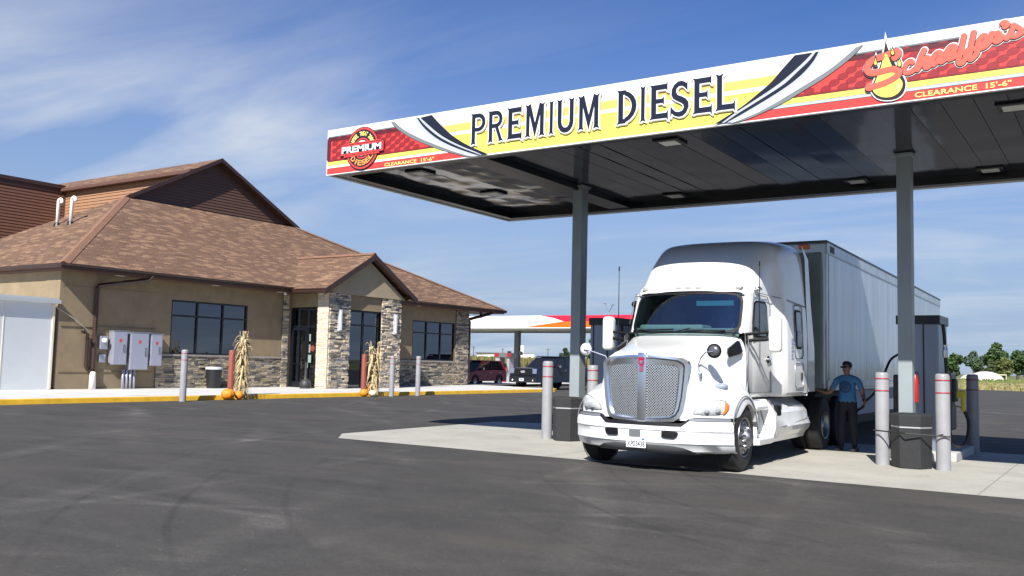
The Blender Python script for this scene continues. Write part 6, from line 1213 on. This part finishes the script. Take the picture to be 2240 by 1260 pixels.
for px,t,l in ((1035,761,'utility pole far left, close to the store corner'),(1099,764,'utility pole behind the petrol pump'),(1198,762,'utility pole above the dark pickup truck')):
    D=300; x,y=at(px,D); h=1.5+(796-t)*D/2020; pol.append((x,y,h)); o=thing('utility_pole',l,'pole',(x,y,0),0,'utility poles along the field'); mb=MB(); mb.tube([(0,0,0),(0,0,h)],[.15,.11],6); mb.build('mast',mat('pole_wood',(.08,.07,.06),.9),o); mb=MB(); mb.box((-.7,-.05,h-.45),(.7,.05,h-.36)); mb.build('crossarm',mat('pole_wood',(.08,.07,.06),.9),o)
x,y=at(1330,100); o=thing('light_pole','tall parking light pole with two arms in a V shape','light pole',(x,y,0),R_(-30)); 
mb=MB(); mb.tube([(0,0,0),(0,0,7.3)],[.1,.07],8); mb.build('mast',mat('galv',(.6,.62,.64),.35,.8),o)
for s,hh in ((-1,8.15),(1,7.95)): mb=MB(); mb.tube([(0,0,7.2),(s*.72,0,hh)],.035,6); f=mb.build('arm',M_GRY,o); mb=MB(); mb.rbox((s*.7-.22*(s<0)-.02,-.15,hh),(s*.7+.24*(s>0)+.05,.15,hh+.06),.02); mb.build('lamp_head',M_GRY,f)
# crop field
mb=MB(); rnd=random.Random(4)
for k in range(26000):
    px=rnd.uniform(930,1700); D=rnd.uniform(140,215); x,y=at(px,D); h=rnd.uniform(1.5,2.7); w=rnd.uniform(.07,.2); a=rnd.random()*3.14; dx,dy=math.cos(a)*w,math.sin(a)*w; c=rnd.choice(((.20,.155,.055),(.24,.19,.07),(.13,.13,.045),(.17,.14,.05),(.08,.10,.035)))
    mb.add([(x-dx,y-dy,0),(x+dx,y+dy,0),(x+dx*.5,y+dy*.5,h),(x-dx*.6,y-dy*.6,h*.93)],[(0,1,2,3)],0,c)
tag(mb.build('crop_field',attr_mat('crop',.9,0),recalc=False),'ripening golden crop field beyond the petrol canopy','crops',kind='stuff')
mb=MB(); rnd=random.Random(14)
for k in range(26000):
    px=rnd.uniform(1900,2420); D=101+110*rnd.random()**1.7; x,y=at(px,D); h=rnd.uniform(.12,.5)*(1 if D<190 else 1.6); w=rnd.uniform(.12,.4); a=rnd.random()*3.14; dx,dy=math.cos(a)*w,math.sin(a)*w; g=rnd.random()
    c=rnd.choice(((.30,.26,.11),(.26,.22,.09),(.33,.28,.13),(.17,.18,.06))) if D<145 else rnd.choice(((.12,.17,.04),(.16,.19,.06),(.22,.22,.08)))
    mb.add([(x-dx,y-dy,-.03),(x+dx,y+dy,-.03),(x+dx*.4,y+dy*.4,h),(x-dx*.5,y-dy*.5,h*.9)],[(0,1,2,3)],0,c)
tag(mb.build('dry_grass',attr_mat('crop',.9,0),recalc=False),'dry yellow and green grass verge beyond the asphalt','grass',kind='stuff')
def tree(px,D,top,wpx,label,c,seed,n=1500,lobes=9,name='tree',base=0,squat=1.0):
    rnd=random.Random(seed); x,y=at(px,D); hy=795.5+.0243*(px-1120); h=1.5+(hy-top)*D/2020.; w=wpx*D/2020./2; o=thing(name,label,'tree' if name=='tree' else 'bush',(x,y,0))
    mb=MB(); mb.tube([(0,0,0),(0,0,h*.4),(w*.1,0,h*.75)],[w*.09+.05,w*.07+.04,.04],7)
    for k in range(4): a=k*1.6; mb.tube([(0,0,h*.35),(w*.4*math.cos(a),w*.4*math.sin(a),h*.65)],[w*.05+.03,.03],5)
    mb.build('trunk',mat('bark',(.07,.055,.04),.9),o); mb=MB(); L=[]
    for k in range(lobes):
        a=rnd.random()*6.3; r=w*.6*rnd.random()**.5; z=h*rnd.uniform(.28,.84); L.append((r*math.cos(a),r*math.sin(a),z,w*rnd.uniform(.28,.46)*(1.1-.35*z/h)))
    L.append((0,0,h*.84,w*.3)); s=.030*D/20
    for k in range(n):
        lx,ly,lz,lr=rnd.choice(L); u=Vector((rnd.gauss(0,1),rnd.gauss(0,1),rnd.gauss(0,1))).normalized(); p=Vector((lx,ly,lz))+u*lr*rnd.uniform(.6,1.08)*Vector((1,1,.85)).length/1.65
        p.z=min(max(p.z,h*.06),h*1.01)
        q=Vector((rnd.gauss(0,1),rnd.gauss(0,1),rnd.gauss(0,1))).normalized(); t=q.orthogonal().normalized()*s*rnd.uniform(.5,1.1); b=q.cross(t); g=rnd.uniform(.6,1.45); cc=tuple(v*g for v in c)
        mb.add([tuple(p+t),tuple(p+b),tuple(p-t),tuple(p-b*.8)],[(0,1,2,3)],0,cc)
    mb.build('crown',attr_mat('leaf',.9,0),o,recalc=False)
tree(2086,250,778,46,'rounded dark green tree just right of the dispenser hose',(.045,.085,.02),1,1900)
tree(2062,270,784,34,'dark tree partly hidden behind the dispenser cap',(.04,.07,.02),12,1100)
tree(2130,290,773,44,'blue-green tree between two darker trees',(.075,.115,.08),2,1700)
tree(2150,300,780,24,'small blue-green tree beside the tallest tree',(.07,.11,.07),21,900)
tree(2181,280,756,58,'tallest broad green tree above the white hoop shelters',(.05,.09,.025),3,2800,12)
tree(2226,270,774,60,'dense dark green tree at the right edge of the photo',(.04,.075,.018),4,2400)
tree(2262,270,778,50,'dark tree cut off by the right photo edge',(.04,.075,.018),44,1200)
tree(2136,240,792,40,'low dark shrub mass left of the hoop shelters',(.05,.08,.03),13,1100,7,'bush')
tree(2196,240,788,44,'olive bush standing behind the pale pole shelter',(.10,.12,.03),5,1300,7,'bush')
tree(2168,240,793,34,'dull green bush right behind the hoop shelters',(.06,.085,.03),6,900,6,'bush')
tree(1236,330,760,30,'lone round tree beyond the pickup roof',(.035,.055,.03),7,1100,8)
tree(1292,150,734,26,'leafy green tree glimpsed between grey column and dispenser',(.06,.12,.02),9,1000)
# hoop shelters
for px,wd,h,l in ((2127,4.5,1.6,'smaller left white hoop shelter in the far grass'),(2156,6.6,2.1,'larger white hoop shelter with ribbed cover in the far grass')):
    D=200; x,y=at(px,D); o=thing('hoop_shelter',l,'shelter',(x,y,0),R_(6),'white hoop shelters'); mb=MB(); rows=[]
    for j in range(9):
        yy=-3+6*j/8; rows.append([((wd/2)*math.cos(math.pi*i/14),yy,h*math.sin(math.pi*i/14)*(1+.01*(j%2))) for i in range(15)])
    mb.grid(rows); mb.add(rows[0],[list(range(15))]); mb.build('cover',mat('tarp_white',(.78,.76,.72),.6),o,smooth=False); mb=MB(); [mb.tube([((wd/2-.02)*math.cos(math.pi*i/10),-3.03,h*math.sin(math.pi*i/10)*f) for i in range(11)],.03,5) for f in (.6,.8,1)]; mb.build('rib',mat('rib_grey',(.5,.5,.48),.6),o)
x,y=at(2185,205); o=thing('pole_shelter','cream pole frame right of the hoop shelters','shelter',(x,y,0),R_(5)); mb=MB(); mb.box((-2.2,-.06,1.45),(1.3,.06,1.62)); mb.box((1.18,-.06,0),(1.3,.06,1.5)); mb.build('frame',mat('cream_wood',(.62,.56,.4),.7),o)
